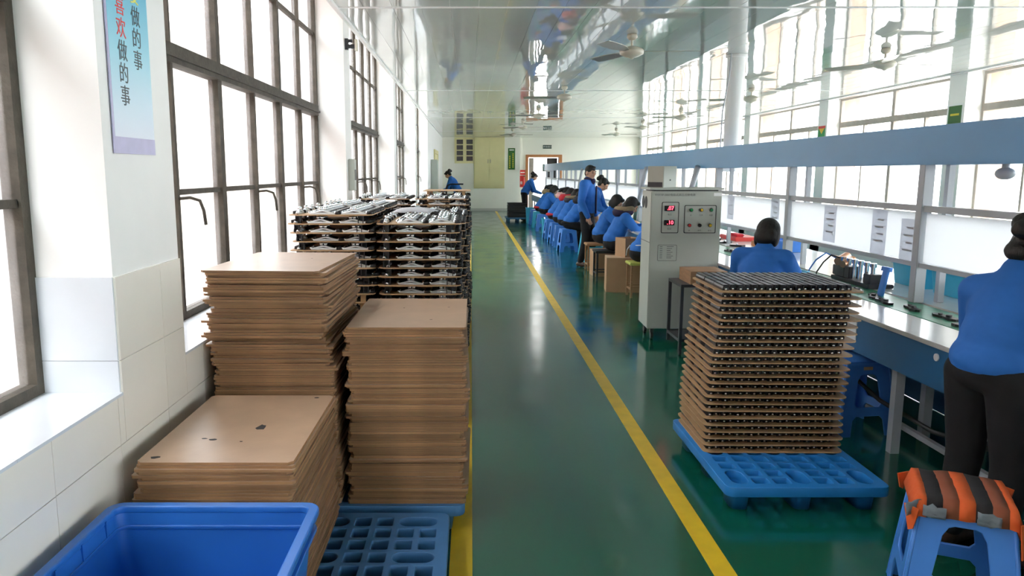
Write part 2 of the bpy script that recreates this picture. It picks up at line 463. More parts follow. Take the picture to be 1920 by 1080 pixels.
pane_cache = {}
def pane(parent, x, y0, y1, z0, z1, m):
    k = (round(y1-y0, 3), round(z1-z0, 3), m.name)
    if k not in pane_cache: pane_cache[k] = MB().box(-0.002, 0.002, 0, k[0], 0, k[1]).mesh('pane', m)
    obj('pane', pane_cache[k], parent, (x, y0, z0))
latch = tube_mesh('latch', [(0, 0, 0), (0.05, 0.01, 0.005), (0.09, 0.03, -0.01), (0.10, 0.05, -0.06), (0.10, 0.07, -0.13)], 0.008, MAT['frame'])
GX = -1.45
for n, (a, b) in enumerate(WL):
    w = bpy.data.objects.new('window_%d' % (n+1), None); link(w); tag(w, kind='structure'); w.empty_display_size = 0.05
    fr = MB()
    fr.box(GX-0.03, GX+0.03, a, a+0.045, 0.872, 3.45); fr.box(GX-0.03, GX+0.03, b-0.045, b, 0.872, 3.45)
    fr.box(GX-0.03, GX+0.03, a+0.045, b-0.045, 0.872, 0.91); fr.box(GX-0.03, GX+0.03, a+0.045, b-0.045, 3.41, 3.45)
    fr.build('outer_frame', MAT['frame'], w)
    MB().box(GX-0.035, GX+0.045, a+0.045, b-0.045, 2.11, 2.20).box(GX+0.045, GX+0.06, a+0.045, b-0.045, 2.135, 2.150).build('transom', MAT['frame'], w)
    st = (b-a)/6
    for i in range(1, 6):
        y = a + st*i; t = 0.034 if i % 2 == 0 else 0.015
        MB().box(GX-0.025, GX+0.03, y-t, y+t, 0.91, 2.11).build('mullion', MAT['frame'], w)
        t2 = 0.032 if i % 2 == 0 else 0.009
        MB().box(GX-0.025, GX+0.03, y-t2, y+t2, 2.20, 3.41).build('mullion', MAT['frame'], w)
        if i % 2: obj('latch', latch, w, (GX+0.03, y, 1.47))
    for i in range(6):
        y0, y1 = a + st*i + 0.034, a + st*(i+1) - 0.034
        for z in (1.50, 2.84): MB().box(GX-0.018, GX+0.018, y0, y1, z-0.014, z+0.014).build('glazing_bar', MAT['frame'], w)
        for z0, z1 in ((0.91, 1.487), (1.513, 2.11), (2.20, 2.827), (2.853, 3.41)):
            pane(w, GX, y0-0.012, y1+0.012, z0, z1, MAT['glass'])

# wall across the room
PR = [-9.8 + 4.2*i for i in range(0, 10)]
wr = MB(); wo = MB()
for yc in PR:
    wr.box(XR, XR+0.30, yc-0.2, yc+0.2, 0, 3.05); wo.box(XR+0.30, XR+0.62, yc-0.2, yc+0.2, -0.3, 3.3)
for a, b in ((YB, PR[0]-0.2), (31.6, YF+0.3)): wr.box(XR, XR+0.30, a, b, 0, 3.05)
wr.box(XR, XR+0.30, YB, YF+0.3, 0, 0.90); wo.box(XR+0.30, XR+0.62, YB, YF+0.3, -0.3, 0.88)
wall_right = struct('wall_right', wr, MAT['plaster']); struct('wall_right_outside', wo, MAT['peach'])
RW = [(p+0.2, min(p+4.0, 31.6)) for p in PR]
GR = XR + 0.27
for n, (a, b) in enumerate(RW):
    w = bpy.data.objects.new('window_%d' % (n+8), None); link(w); tag(w, kind='structure'); w.empty_display_size = 0.05
    fr = MB()
    fr.box(GR-0.03, GR+0.03, a, a+0.05, 0.9, 3.0); fr.box(GR-0.03, GR+0.03, b-0.05, b, 0.9, 3.0)
    fr.box(GR-0.03, GR+0.03, a+0.05, b-0.05, 0.9, 0.95); fr.box(GR-0.03, GR+0.03, a+0.05, b-0.05, 2.96, 3.0)
    fr.build('outer_frame', MAT['paleframe'], w)
    MB().box(GR-0.04, GR+0.04, a+0.05, b-0.05, 2.45, 2.55).build('transom', MAT['paleframe'], w)
    st = (b-a)/4
    for i in (1, 2, 3):
        t = 0.045 if i == 2 else 0.022
        MB().box(GR-0.03, GR+0.03, a+st*i-t, a+st*i+t, 0.95, 2.45).build('mullion', MAT['paleframe'], w)
    MB().box(GR-0.03, GR+0.03, a+st*2-0.045, a+st*2+0.045, 2.55, 2.96).build('mullion', MAT['paleframe'], w)
    for i in range(4): pane(w, GR, a+st*i+0.02, a+st*(i+1)-0.02, 0.95, 2.45, MAT['glass_r'])
    for i in range(2): pane(w, GR, a+2*st*i+0.04, a+2*st*(i+1)-0.04, 2.55, 2.96, MAT['glass_r'])

# far wall with door opening, wall behind the camera
wf = MB()
wf.box(XL, 2.40, YF, YF+0.3, 0, 3.013); wf.box(3.67, XR+0.3, YF, YF+0.3, 0, 3.013); wf.box(2.40, 3.67, YF, YF+0.3, 2.20, 3.013)
wf.box(XL, 2.02, 31.6, YF, 0, 2.998)
struct('wall_far', wf, MAT['cream'])
struct('wall_back', MB().box(-1.75, XR+0.3, YB-0.3, YB, 0, 3.6), MAT['cream'])
struct('trim_22', MB().box(2.28, 2.40, YF-0.06, YF+0.32, 0, 2.30).box(3.67, 3.79, YF-0.06, YF+0.32, 0, 2.30).box(2.40, 3.67, YF-0.06, YF+0.32, 2.19, 2.30), MAT['orangewood'])
d1 = MB().box(3.20, 3.64, YF+0.34, YF+0.38, 0.02, 2.17).build('door_1', MAT['darksteel']); tag(d1, kind='structure')
d1b = MB().box(2.42, 2.62, YF+0.05, YF+0.09, 0.02, 2.17).build('door_2', MAT['paleframe']); tag(d1b, kind='structure')
# cream cupboard doors and small shuttered window in the far wall
cu = bpy.data.objects.new('door_3', None); link(cu); tag(cu, kind='structure')
MB().box(0.12, 1.38, 31.57, 31.6, 0.92, 2.995).build('door_frame', MAT['paleyellow'], cu)
for x0, x1, hx in ((0.15, 0.745, 0.70), (0.755, 1.35, 0.80)):
    dd = MB().box(x0, x1, 31.545, 31.57, 0.95, 2.98).build('door_leaf', MAT['paleyellow'], cu, bevel=0.004)
    MB().box(hx-0.012, hx+0.012, 31.52, 31.545, 1.95, 2.10).build('handle', MAT['paleframe'], dd)
w = bpy.data.objects.new('window_24', None); link(w); tag(w, kind='structure')
MB().box(-0.67, 0.11, 31.56, 31.6, 1.94, 2.99).build('window_frame', MAT['paleyellow'], w, bevel=0.004)
for x0 in (-0.585, -0.185):
    for r in range(4):
        z = 2.04 + r*0.225
        MB().box(x0, x0+0.26, 31.548, 31.56, z, z+0.185).build('pane', MAT['darkpane'], w)
d2 = bpy.data.objects.new('door_4', None); link(d2); tag(d2, kind='structure')
MB().box(XL, XL+0.04, 24.2, 24.32, 0, 2.3).box(XL, XL+0.04, 26.6, 26.72, 0, 2.3).box(XL, XL+0.04, 24.32, 26.6, 2.18, 2.3).build('door_frame', MAT['paleyellow'], d2)
for y0 in (24.33, 25.47): MB().box(XL, XL+0.025, y0, y0+1.12, 0.01, 2.17).build('door_leaf', MAT['paleyellow'], d2)
# baseboard below the far wall
struct('baseboard_far', MB().box(XL, 2.02, 31.588, 31.6, 0, 0.10), MAT['grout'])

# ============================================================ LARGE THINGS
# ---------- pallets
def pallet_meshes(m):
    W, D = 0.77, 1.0
    outer = rrect(W, D, 0.04, 3); holes = []
    cw = (W-0.07)/7; ch = (D-0.07)/10
    X = lambda c: -W/2 + 0.035 + cw*(c+0.5)
    Y = lambda r: -D/2 + 0.035 + ch*(r+0.5)
    for r in range(10):
        for c in range(7):
            foot_row = r in (0, 1, 4, 5, 8, 9)
            if foot_row and c in (0, 3, 6):
                if r % 2 == 0: holes.append(rrect(cw*0.86, ch*1.80, cw*0.42, 5, X(c), (Y(r)+Y(r+1))/2))
            else: holes.append(rrect(cw*0.80, ch*0.78, 0.008, 2, X(c), Y(r)))
    deck = plate_mesh('deck', outer, holes, 0.048, m, 0.003)
    def cup():
        b = MB(); N = 20; rings = []
        for (sx, sy, z) in ((0.050, 0.085, 0.09), (0.043, 0.074, 0.0)):
            rings.append([b.bm.verts.new((sx*math.copysign(abs(math.cos(t))**0.6, math.cos(t)), sy*math.copysign(abs(math.sin(t))**0.6, math.sin(t)), z)) for t in [2*math.pi*i/N for i in range(N)]])
        for (sx, sy, z) in ((0.036, 0.066, 0.012), (0.042, 0.077, 0.09)):
            rings.append([b.bm.verts.new((sx*math.copysign(abs(math.cos(t))**0.6, math.cos(t)), sy*math.copysign(abs(math.sin(t))**0.6, math.sin(t)), z)) for t in [2*math.pi*i/N for i in range(N)]])
        for a, c in zip(rings, rings[1:]):
            for i in range(N): b.bm.faces.new((a[i], a[(i+1) % N], c[(i+1) % N], c[i]))
        b.bm.faces.new(rings[2])
        return b.mesh('foot', m, True)
    foot = cup()
    pos = [(X(c), (Y(r)+Y(r+1))/2) for r in (0, 4, 8) for c in (0, 3, 6)]
    return deck, foot, pos
PAL_H = 0.135
pm_blue = pallet_meshes(MAT['bluepl']); pm_dark = pallet_meshes(MAT['bluedk'])
def pallet(loc, rz, label, pm):
    t = thing('plastic_pallet', label, 'pallet', loc, rz, 'blue plastic pallets')
    obj('deck', pm[0], t, (0, 0, PAL_H-0.024))
    for p in pm[2]: obj('foot', pm[1], t, (p[0], p[1], 0))
    return t
pallet((1.59, 3.87, 0), R(0), 'bright blue plastic grid pallet under the tall stack of black parts', pm_blue)
pallet((-0.595, 2.72, 0), R(90), 'dark blue grid pallet under the low front stack of hardboard', pm_dark)
pallet((-0.53, 3.555, 0), R(90), 'dark blue grid pallet carrying the two taller hardboard stacks', pm_dark)
for i, (y, nm) in enumerate(((5.02, 'first'), (5.88, 'second'), (6.78, 'third'), (7.73, 'fourth'), (8.68, 'fifth'))):
    pallet((-0.56, y, 0), R(90), 'dark blue grid pallet under the %s row of truck trays from the hardboard' % nm, pm_dark)

# ---------- hardboard stacks
def board_mesh(w, d, t, ch, m):
    pts = [(-w/2+ch, -d/2), (w/2-ch, -d/2), (w/2, -d/2+ch), (w/2, d/2-ch), (w/2-ch, d/2), (-w/2+ch, d/2), (-w/2, d/2-ch), (-w/2, -d/2+ch)]
    me = MB().prism(pts, 2, 0, t).mesh('hardboard_sheet', m); me.materials.append(MAT['hardface'])
    for p in me.polygons: p.material_index = 1 if abs(p.normal.z) > 0.5 else 0
    return me
HB = [board_mesh(0.520, 0.755, 0.0095, 0.010, MAT['hard']), board_mesh(0.512, 0.750, 0.0095, 0.016, MAT['hard']), board_mesh(0.526, 0.760, 0.0095, 0.007, MAT['hard'])]
PITCH = 0.0104
MARKS = {3: [(0.06, -0.03, 0.020, 0.035), (-0.075, -0.16, 0.016, 0.010), (-0.11, -0.15, 0.012, 0.006), (-0.21, -0.33, 0.018, 0.012), (0.03, -0.18, 0.006, 0.005), (0.19, 0.34, 0.012, 0.008)], 5: [(0.10, -0.2, 0.007, 0.005), (-0.05, 0.1, 0.006, 0.005), (0.17, 0.12, 0.008, 0.006)], 9: [(0.1, 0.1, 0.006, 0.006)]}
def hb_stack(cx, cy, z0, n, where, group, jit, prof=None, seed=1):
    rng = random.Random(seed); ox = oy = rz = 0
    for i in range(n):
        if rng.random() < 0.30:
            ox = rng.uniform(-jit, jit); oy = rng.uniform(-jit, jit)*0.6; rz = rng.uniform(-1, 1)*jit*0.9
        px, py, pr = prof(i/(n-1), rng) if prof else (0, 0, 0)
        o = obj('hardboard_sheet', rng.choice(HB), None,
                (cx + ox + px + rng.uniform(-0.003, 0.003), cy + oy + py + rng.uniform(-0.003, 0.003), z0 + i*PITCH), (0, 0, rz + pr + rng.uniform(-0.004, 0.004)))
        k = n - i
        if k == 1:
            rm = random.Random(seed)
            for (mx, my, mw, mh) in MARKS[seed]:
                pts = [(mx + mw*math.cos(a)*rm.uniform(0.6, 1.1), my + mh*math.sin(a)*rm.uniform(0.6, 1.1)) for a in [2*math.pi*q/9 for q in range(9)]]
                MB().prism(pts, 2, 0.0095, 0.0099).build('scuff_mark', MAT['cabline'], o)
        pos = 'topmost' if k == 1 else ('bottom' if i == 0 else ordinal(k) + ' from the top')
        tag(o, ('brown hardboard sheet, %s of %s' % (pos, where)), 'board', group)
hb_stack(-0.835, 2.72, PAL_H, 51, 'the low stack beside the blue crate', 'hardboard sheets in the low stack', 0.009, seed=3)
hb_stack(-0.285, 3.575, PAL_H, 77, 'the stack next to the aisle', 'hardboard sheets in the aisle stack', 0.016, seed=5)
def cprof(f, rng):
    if f > 0.60: return (-0.022 + rng.uniform(-0.012, 0.012), rng.uniform(-0.01, 0.02), rng.uniform(-0.055, 0.02))
    return (0.010*(f < 0.25), 0, 0)
hb_stack(-0.845, 3.565, PAL_H, 101, 'the tallest stack against the wall', 'hardboard sheets in the tallest stack', 0.008, cprof, seed=9)

# ---------- blue crate
def crate(loc, label, W=0.61, D=0.46, H=0.30, m=None, name='plastic_crate', rz=0.0, ribs=True):
    m = m or MAT['crate']; t = thing(name, label, 'crate', loc, rz)
    b = MB(); T = 0.008
    def ring(w, d, z, r=0.035, n=5): return [b.bm.verts.new((x, y, z)) for x, y in rrect(w, d, r, n)]
    k = 0.90
    rs = [ring(W*k, D*k, 0), ring(W, D, H), ring(W-2*T, D-2*T, H), ring(W*k-2*T, D*k-2*T, T)]
    N = len(rs[0])
    for a, c in zip(rs, rs[1:]):
        for i in range(N): b.bm.faces.new((a[i], a[(i+1) % N], c[(i+1) % N], c[i]))
    b.bm.faces.new(rs[0][::-1]); b.bm.faces.new(rs[-1])
    b.build('tub', m, t, smooth=True, auto=True)
    e = min(0.03, W*0.05)
    rim = plate_mesh('rim', rrect(W+e, D+e, 0.045, 6), [rrect(W-2*T, D-2*T, 0.033, 6)], 0.022, m, 0.004)
    obj('rim', rim, t, (0, 0, H-0.005))
    if ribs:
        band = plate_mesh('rim_band', rrect(W+e*0.6, D+e*0.6, 0.04, 6), [rrect(W-4*T, D-4*T, 0.03, 6)], 0.012, m, 0.002)
        obj('band', band, t, (0, 0, H*0.80))
        for s in (-1, 1):
            for f in (-0.3, 0, 0.3):
                MB().prism([(0, H*0.78), (0.014, H*0.98), (-0.010, H*0.98), (-0.010, H*0.78)] if s > 0 else [(0, H*0.78), (0.010, H*0.78), (0.010, H*0.98), (-0.014, H*0.98)], 1, -0.004, 0.004).build('rib', m, t).location = (s*(W/2-0.006), f*D, 0)
    return t
crate((-0.785, 1.965, 0.285), 'open blue plastic crate beside the white tiled wall')
crate((-0.785, 1.965, 0.0), 'blue plastic crate underneath the open blue crate', H=0.283)

# ---------- skateboard truck trays
TW, TD, TT = 0.52, 0.75, 0.006
tray_board = MB().prism(rrect(TW, TD, 0.05, 4), 2, 0, TT).mesh('tray_board', MAT['tray'])
def spacer_mesh(h):
    b = MB()
    b.box(-0.017, -0.012, -0.015, 0.015, 0, h).box(0.012, 0.017, -0.015, 0.015, 0, h).box(-0.012, 0.012, 0.010, 0.015, 0, h).box(-0.012, 0.012, -0.015, 0.010, h-0.008, h)
    return b.mesh('spacer', MAT['darksteel'])
TP = 0.0545
spacer = spacer_mesh(TP-TT)
SP = [(-0.20, -0.335), (0.185, -0.335), (-0.20, 0.335), (0.185, 0.335)]
tj = MB().prism(rrect(TW, TD, 0.05, 4), 2, 0, TT)
for x, y in SP: tj.box(x-0.016, x+0.016, y-0.014, y+0.014, -(TP-TT), 0)
tray_joined = tj.mesh('tray_board', MAT['tray'])
# truck: hanger, axle, kingpin nuts, bushing
def truck_meshes():
    h = MB()
    out = [(-0.076, 0.0), (-0.076, 0.007), (-0.055, 0.011), (-0.02, 0.021), (0.0, 0.023), (0.02, 0.021), (0.055, 0.011), (0.076, 0.007), (0.076, 0.0)]
    inn = [(-0.046, 0.004), (-0.036, 0.0095), (-0.014, 0.0165), (0.0, 0.0185), (0.014, 0.0165), (0.036, 0.0095), (0.046, 0.004)]
    me = plate_mesh('hanger', out, [inn], 0.022, MAT['satin'], 0.002)
    me.transform(Matrix.Rotation(R(90), 4, 'X'))
    ax = MB(); ax.cyl((-0.086, 0, 0.008), (0.086, 0, 0.008), 0.004, seg=8)
    for s in (-1, 1): ax.ell((s*0.080, 0, 0.009), (0.009, 0.009, 0.009), seg=10, rings=6)
    axle = ax.mesh('axle', MAT['chrome'], True)
    nut = MB().cyl((0, 0, 0.022), (0, 0, 0.034), 0.006, seg=8).ell((0, 0, 0.034), (0.0115, 0.0115, 0.0115), seg=12, rings=8).mesh('kingpin_nut', MAT['chrome'], True)
    bush = MB().lathe([(0.018, 0), (0.020, 0.006), (0.018, 0.016), (0.010, 0.021)], seg=12).mesh('bushing', MAT['black'], True)
    blk = MB().box(-0.050, 0.050, 0.0115, 0.033, 0.001, 0.019).mesh('base_or_shade_plate', MAT['black'])  # black block set behind the hanger opening so the hole looks dark
    return me, axle, nut, bush, blk
TRM = truck_meshes()
tr_bm = bmesh.new()
for me_, off in ((TRM[0], (0, 0, 0)), (TRM[1], (0, 0, 0)), (TRM[2], (-0.011, 0, 0)), (TRM[2], (0.011, 0, 0)), (TRM[3], (0.098, 0, 0))):
    k0 = len(tr_bm.verts); tr_bm.from_mesh(me_)
    tr_bm.verts.ensure_lookup_table()
    for v in tr_bm.verts[k0:]: v.co += Vector(off)
truck_single = bpy.data.meshes.new('truck_low'); tr_bm.to_mesh(truck_single); tr_bm.free()
def truck(loc, rz, label, group):
    t = thing('skateboard_truck', label, 'truck', loc, rz, group)
    obj('hanger', TRM[0], t); obj('axle', TRM[1], t)
    obj('kingpin_nut', TRM[2], t, (-0.013, 0, 0)); obj('kingpin_nut', TRM[2], t, (0.013, 0, 0)); obj('base_or_shade_plate', TRM[4], t)
    obj('bushing', TRM[3], t, (0.098, 0.0, 0))
    return t
# places on a tray: two columns facing the aisle end, one column turned sideways
def slots():
    s = []
    for r in range(14):
        s.append((-0.055, -0.325 + r*0.048, 0, r, 1)); s.append((0.145, -0.325 + r*0.048, 0, r, 2))
    for r in range(4): s.append((-0.205, -0.265 + r*0.178, R(90), r, 0))
    return s
SLOTS = slots()
COLN = ['wall-side', 'middle', 'aisle-side']
bulk = MB().bm; bulk.free()
bulk_list = []
def tray_stack(cx, cy, n, where, group, parts, fronts, tilt=0.0, seed=0, topfull=True, jit=0.006, empty_top=0):
    rng = random.Random(seed)
    z = PAL_H
    for i in range(n):
        k = n - i
        x = cx + rng.uniform(-jit, jit) + (0.010*math.sin(i*0.5)); y = cy + rng.uniform(-jit, jit)
        lab = 'brown tray of truck parts, %s of %s' % ('topmost' if k == 1 else ordinal(k) + ' from the top', where)
        last = i == n-1
        if parts and k <= parts:
            t = thing('truck_tray', lab, 'tray', (x, y, z), rng.uniform(-0.01, 0.01), group)
            obj('tray_board', tray_board, t)
            if i > 0:
                for (sx, sy) in SP: obj('spacer', spacer, t, (sx, sy, -(TP-TT)))
        else:
            t = obj('truck_tray', tray_joined if i > 0 else tray_board, None, (x, y, z), (0, 0, rng.uniform(-0.01, 0.01)))
            tag(t, lab, 'tray', group)
        rz = t.rotation_euler[2]
        M4 = Matrix.Translation((x, y, z+TT)) @ Matrix.Rotation(rz, 4, 'Z')
        if empty_top and last: break
        for (sx, sy, sr, row, c) in SLOTS:
            full = last and topfull
            front = row == 0 and k <= fronts
            if not last and (row > 2 and c != 2 or row > 2 and row % 2): continue
            if any(abs(sx-px) < 0.085 and abs(sy-py) < 0.03 for px, py in SP[:2]) and not last and c == 0: continue
            jx, jy = rng.uniform(-0.004, 0.004), rng.uniform(-0.004, 0.004)
            M5 = M4 @ Matrix.Translation((sx+jx, sy+jy, 0.0005)) @ Matrix.Rotation(sr + rng.uniform(-0.03, 0.03), 4, 'Z')
            if full or front:
                lb = 'chrome truck, %s row%s, %s tray, %s' % (COLN[c], ', %s from front' % ordinal(row+1) if full else ', front end', 'top' if k == 1 else ordinal(k), where)
                p = M5.to_translation()
                truck(p, M5.to_euler()[2], lb, 'chrome skateboard trucks on trays')
            else: bulk_list.append(M5)
        z += TP
tray_stack(-0.855, 5.01, 23, 'front wall-side truck stack', 'truck trays in the front wall-side stack', 9, 7, seed=2, jit=0.010)
tray_stack(-0.325, 5.01, 22, 'front aisle-side truck stack', 'truck trays in the front aisle-side stack', 11, 10, seed=3, jit=0.010)
tray_stack(-0.845, 5.87, 23, 'second wall-side truck stack', 'truck trays in the second wall-side stack', 1, 1, seed=4, topfull=True)
tray_stack(-0.295, 5.87, 21, 'second aisle-side truck stack', 'truck trays in the second aisle-side stack', 0, 0, seed=5, topfull=False, jit=0.012)
tray_stack(-0.845, 6.77, 20, 'third wall-side truck stack', 'truck trays in the third wall-side stack', 0, 0, seed=6, topfull=False)
tray_stack(-0.280, 6.77, 21, 'third aisle-side truck stack', 'truck trays in the third aisle-side stack', 0, 0, seed=7, topfull=False, jit=0.012)
tray_stack(-0.835, 7.72, 23, 'fourth wall-side truck stack', 'truck trays in the fourth wall-side stack', 3, 3, seed=8)
tray_stack(-0.270, 7.72, 23, 'fourth aisle-side truck stack', 'truck trays in the fourth aisle-side stack', 3, 3, seed=9)
tray_stack(-0.260, 8.67, 24, 'fifth aisle-side truck stack', 'truck trays in the fifth aisle-side stack', 0, 0, seed=10, topfull=False, empty_top=1)
# the rest of the trucks, deep inside the trays
import numpy as np
def bulk_mesh(src, mats, name):
    n = len(src.vertices); co = np.empty(n*3, 'f'); src.vertices.foreach_get('co', co); co = co.reshape(-1, 3)
    nl = len(src.loops); li = np.empty(nl, 'i'); src.loops.foreach_get('vertex_index', li)
    np_ = len(src.polygons); ls = np.empty(np_, 'i'); src.polygons.foreach_get('loop_start', ls)
    mi = np.empty(np_, 'i'); src.polygons.foreach_get('material_index', mi)
    V = []; LI = []; LS = []
    for i, M4 in enumerate(mats):
        A = np.array(M4)
        V.append(co @ A[:3, :3].T + A[:3, 3]); LI.append(li + i*n); LS.append(ls + i*nl)
    me = bpy.data.meshes.new(name)
    V = np.concatenate(V).astype('f'); LI = np.concatenate(LI); LS = np.concatenate(LS)
    me.vertices.add(len(V)); me.vertices.foreach_set('co', V.ravel())
    me.loops.add(len(LI)); me.loops.foreach_set('vertex_index', LI)
    me.polygons.add(len(LS)); me.polygons.foreach_set('loop_start', LS)
    me.polygons.foreach_set('material_index', np.tile(mi, len(mats)).astype('i'))
    me.update(calc_edges=True); me.validate()
    return me
def low_truck():
    b = MB()
    b.prism([(-0.074, 0.0), (0.074, 0.0), (0.074, 0.008), (0.02, 0.024), (-0.02, 0.024), (-0.074, 0.008)], 1, -0.015, 0.015)
    for f in b.bm.faces: f.material_index = 1  # black body colour puts in the darkness between the stacked trays
    for s in (-1, 1):
        b.ell((s*0.080, 0, 0.009), (0.009, 0.009, 0.009), seg=6, rings=4); b.ell((s*0.013, 0, 0.034), (0.0115, 0.0115, 0.0115), seg=6, rings=4)
    k0 = len(b.bm.faces)
    b.lathe([(0.018, 0), (0.016, 0.016)], (0.098, 0, 0), seg=6)
    b.bm.faces.ensure_lookup_table()
    for f in b.bm.faces[k0:]: f.material_index = 1
    me = b.mesh('truck_low', MAT['chrome']); me.materials.append(MAT['black'])
    return me
lt = low_truck()
bm_ = bulk_mesh(lt, bulk_list, 'skateboard_trucks_in_trays'); bm_.materials.append(MAT['chrome']); bm_.materials.append(MAT['black'])
tag(obj('skateboard_trucks_in_trays', bm_), 'chrome truck parts packed deep inside the stacked trays', 'trucks', kind='stuff')
# white plastic bag lying on the aisle-side truck stack
def bag_mesh():
    b = MB(); rng = random.Random(4); nx, ny = 12, 8; vs = []
    for j in range(ny+1):
        for i in range(nx+1):
            u, v = i/nx, j/ny
            z = 0.03*math.sin(math.pi*u)**0.5*math.sin(math.pi*v)**0.5 + rng.uniform(0, 0.008)
            vs.append(b.bm.verts.new(((u-0.5)*0.26 + 0.05*v, (v-0.5)*0.16, z)))
    for j in range(ny):
        for i in range(nx):
            a = j*(nx+1)+i; b.bm.faces.new((vs[a], vs[a+1], vs[a+nx+2], vs[a+nx+1]))
    return b.mesh('polythene_bag', MAT['polybag'], True)
bo = obj('polythene_bag', bag_mesh(), None, (-0.40, 5.10, PAL_H + 21*TP + TT + 0.045)); bo.modifiers.new('t', 'SOLIDIFY').thickness = 0.002
tag(bo, 'crumpled white polythene bag lying over the chrome trucks', 'bag')

# ---------- tall stack of black parts on the bright pallet
BW, BD = 0.735, 0.55
def pb_mesh():
    w, d, c = BW, BD, 0.05
    return MB().prism(rrect(w, d, 0.035, 3), 2, 0, 0.006).mesh('part_tray', MAT['tray'])
pbm = pb_mesh()
def bracket_meshes():
    b = MB()
    b.prism([(-0.016, 0.0), (0.016, 0.0), (0.0165, 0.012), (0.0125, 0.022), (0.0125, 0.029), (-0.0125, 0.029), (-0.0125, 0.022), (-0.0165, 0.012)], 1, -0.078, 0.078)
    b.box(-0.009, 0.009, -0.084, -0.078, 0.010, 0.024)
    body = b.mesh('bracket_body', MAT['blackpl'])
    bolt = MB().ell((0, -0.080, 0.007), (0.0075, 0.007, 0.0065), seg=8, rings=6).mesh('bolt', MAT['chrome'], True)
    return body, bolt
BRM = bracket_meshes()
bl = MB()
bl.prism([(-0.016, 0.0), (0.016, 0.0), (0.0165, 0.012), (0.0125, 0.022), (0.0125, 0.029), (-0.0125, 0.029), (-0.0125, 0.022), (-0.0165, 0.012)], 1, -0.078, 0.078)
k0 = len(bl.bm.faces); bl.ell((0, -0.080, 0.007), (0.0075, 0.007, 0.0065), seg=6, rings=4); bl.bm.faces.ensure_lookup_table()
for f in bl.bm.faces[k0:]: f.material_index = 1
br_low = bl.mesh('bracket_low', MAT['blackpl']); br_low.materials.append(MAT['chrome'])
NL = 24; LP = 0.0372; rng = random.Random(11); br_bulk = []
for i in range(NL):
    k = NL - i; f = i/(NL-1)
    x = 1.600 + 0.030*f - 0.012*math.sin(f*5) + rng.uniform(-0.006, 0.006); y = 4.085 + rng.uniform(-0.008, 0.008) - 0.01*f; z = PAL_H + i*LP
    rz = R(-1.2) + rng.uniform(-0.012, 0.012)
    o = obj('part_tray', pbm, None, (x, y, z), (0, 0, rz))
    tag(o, 'thin brown board under black parts, %s of the tall aisle stack' % ('topmost' if k == 1 else 'bottom' if i == 0 else ordinal(k) + ' from the top'), 'tray', 'boards between the black parts')
    M4 = Matrix.Translation((x, y, z+0.006)) @ Matrix.Rotation(rz, 4, 'Z')
    for row in range(3):
        for c in range(18):
            sk = 0.010*(row-1)
            M5 = M4 @ Matrix.Translation((-0.328 + c*0.0372 + sk*0.0 + rng.uniform(-0.002, 0.002), -0.150 + row*0.167 + (0.006 if c % 2 else -0.004), 0.0003)) @ Matrix.Rotation(rng.uniform(-0.02, 0.02), 4, 'Z')
            if k == 1 or (row == 0 and k <= 13):
                p = M5.to_translation()
                rown = ('front', 'middle', 'back')[row]
                lb = ('black bracket, %s from the aisle, %s row, %s layer of the tall stack' % (ordinal(c+1), rown, 'top' if k == 1 else ordinal(k)))
                t = thing('metal_bracket', lb, 'bracket', p, M5.to_euler()[2], 'black brackets laid in rows on the boards')
                obj('bracket_body', BRM[0], t); obj('bolt', BRM[1], t)
            else: br_bulk.append(M5)
bb = bulk_mesh(br_low, br_bulk, 'brackets_in_stack'); bb.materials.append(MAT['blackpl']); bb.materials.append(MAT['chrome'])
tag(obj('brackets_in_stack', bb), 'black metal brackets packed between the boards of the tall stack', 'brackets', kind='stuff')

# ============================================================ STOOLS
def stool_meshes(m, H=0.455, top=0.285, bot=0.385):
    """square plastic stool: seat shell and four splayed side panels with a window and an arch"""
    sl = math.atan2((bot-top)/2, H); L = H/math.cos(sl)
    hw = lambda h: (top + (bot-top)*(1-h/L))/2
    outer = [(-hw(0), 0), (-hw(0)+0.075, 0), (-hw(0.02)+0.075, 0.02), (-hw(0.1)+0.078, 0.10), (-hw(0.13)+0.098, 0.125), (hw(0.13)-0.098, 0.125), (hw(0.1)-0.078, 0.10), (hw(0.02)-0.075, 0.02), (hw(0)-0.075, 0), (hw(0), 0), (hw(L), L), (-hw(L), L)]
    a, b = 0.175, L-0.075
    hole = [(-hw(a)+0.082, a+0.02), (-hw(a)+0.10, a), (hw(a)-0.10, a), (hw(a)-0.082, a+0.02), (hw(b)-0.082, b-0.04), (hw(b)-0.100, b-0.008), (hw(b)-0.12, b), (-hw(b)+0.12, b), (-hw(b)+0.100, b-0.008), (-hw(b)+0.082, b-0.04)]
    pn = plate_mesh('side_panel', outer, [hole], 0.012, m, 0.003)
    pn.transform(Matrix.Translation((0, -bot/2 + 0.006, 0)) @ Matrix.Rotation(-sl, 4, 'X') @ Matrix.Rotation(R(90), 4, 'X'))
    s = MB()
    rr = lambda w, z, r: [s.bm.verts.new((x, y, z)) for x, y in rrect(w, w, r, 4)]
    rings = [rr(top+0.004, H-0.035, 0.04), rr(top+0.010, H-0.012, 0.045), rr(top-0.006, H-0.002, 0.05), rr(top-0.05, H+0.003, 0.05)]
    n = len(rings[0])
    for p, q in zip(rings, rings[1:]):
        for i in range(n): s.bm.faces.new((p[i], p[(i+1) % n], q[(i+1) % n], q[i]))
    s.bm.faces.new(rings[0][::-1]); s.bm.faces.new(rings[-1])
    return pn, s.mesh('seat', m, True)
SM = {'blue': stool_meshes(MAT['stool']), 'cyan': stool_meshes(MAT['cyan'])}
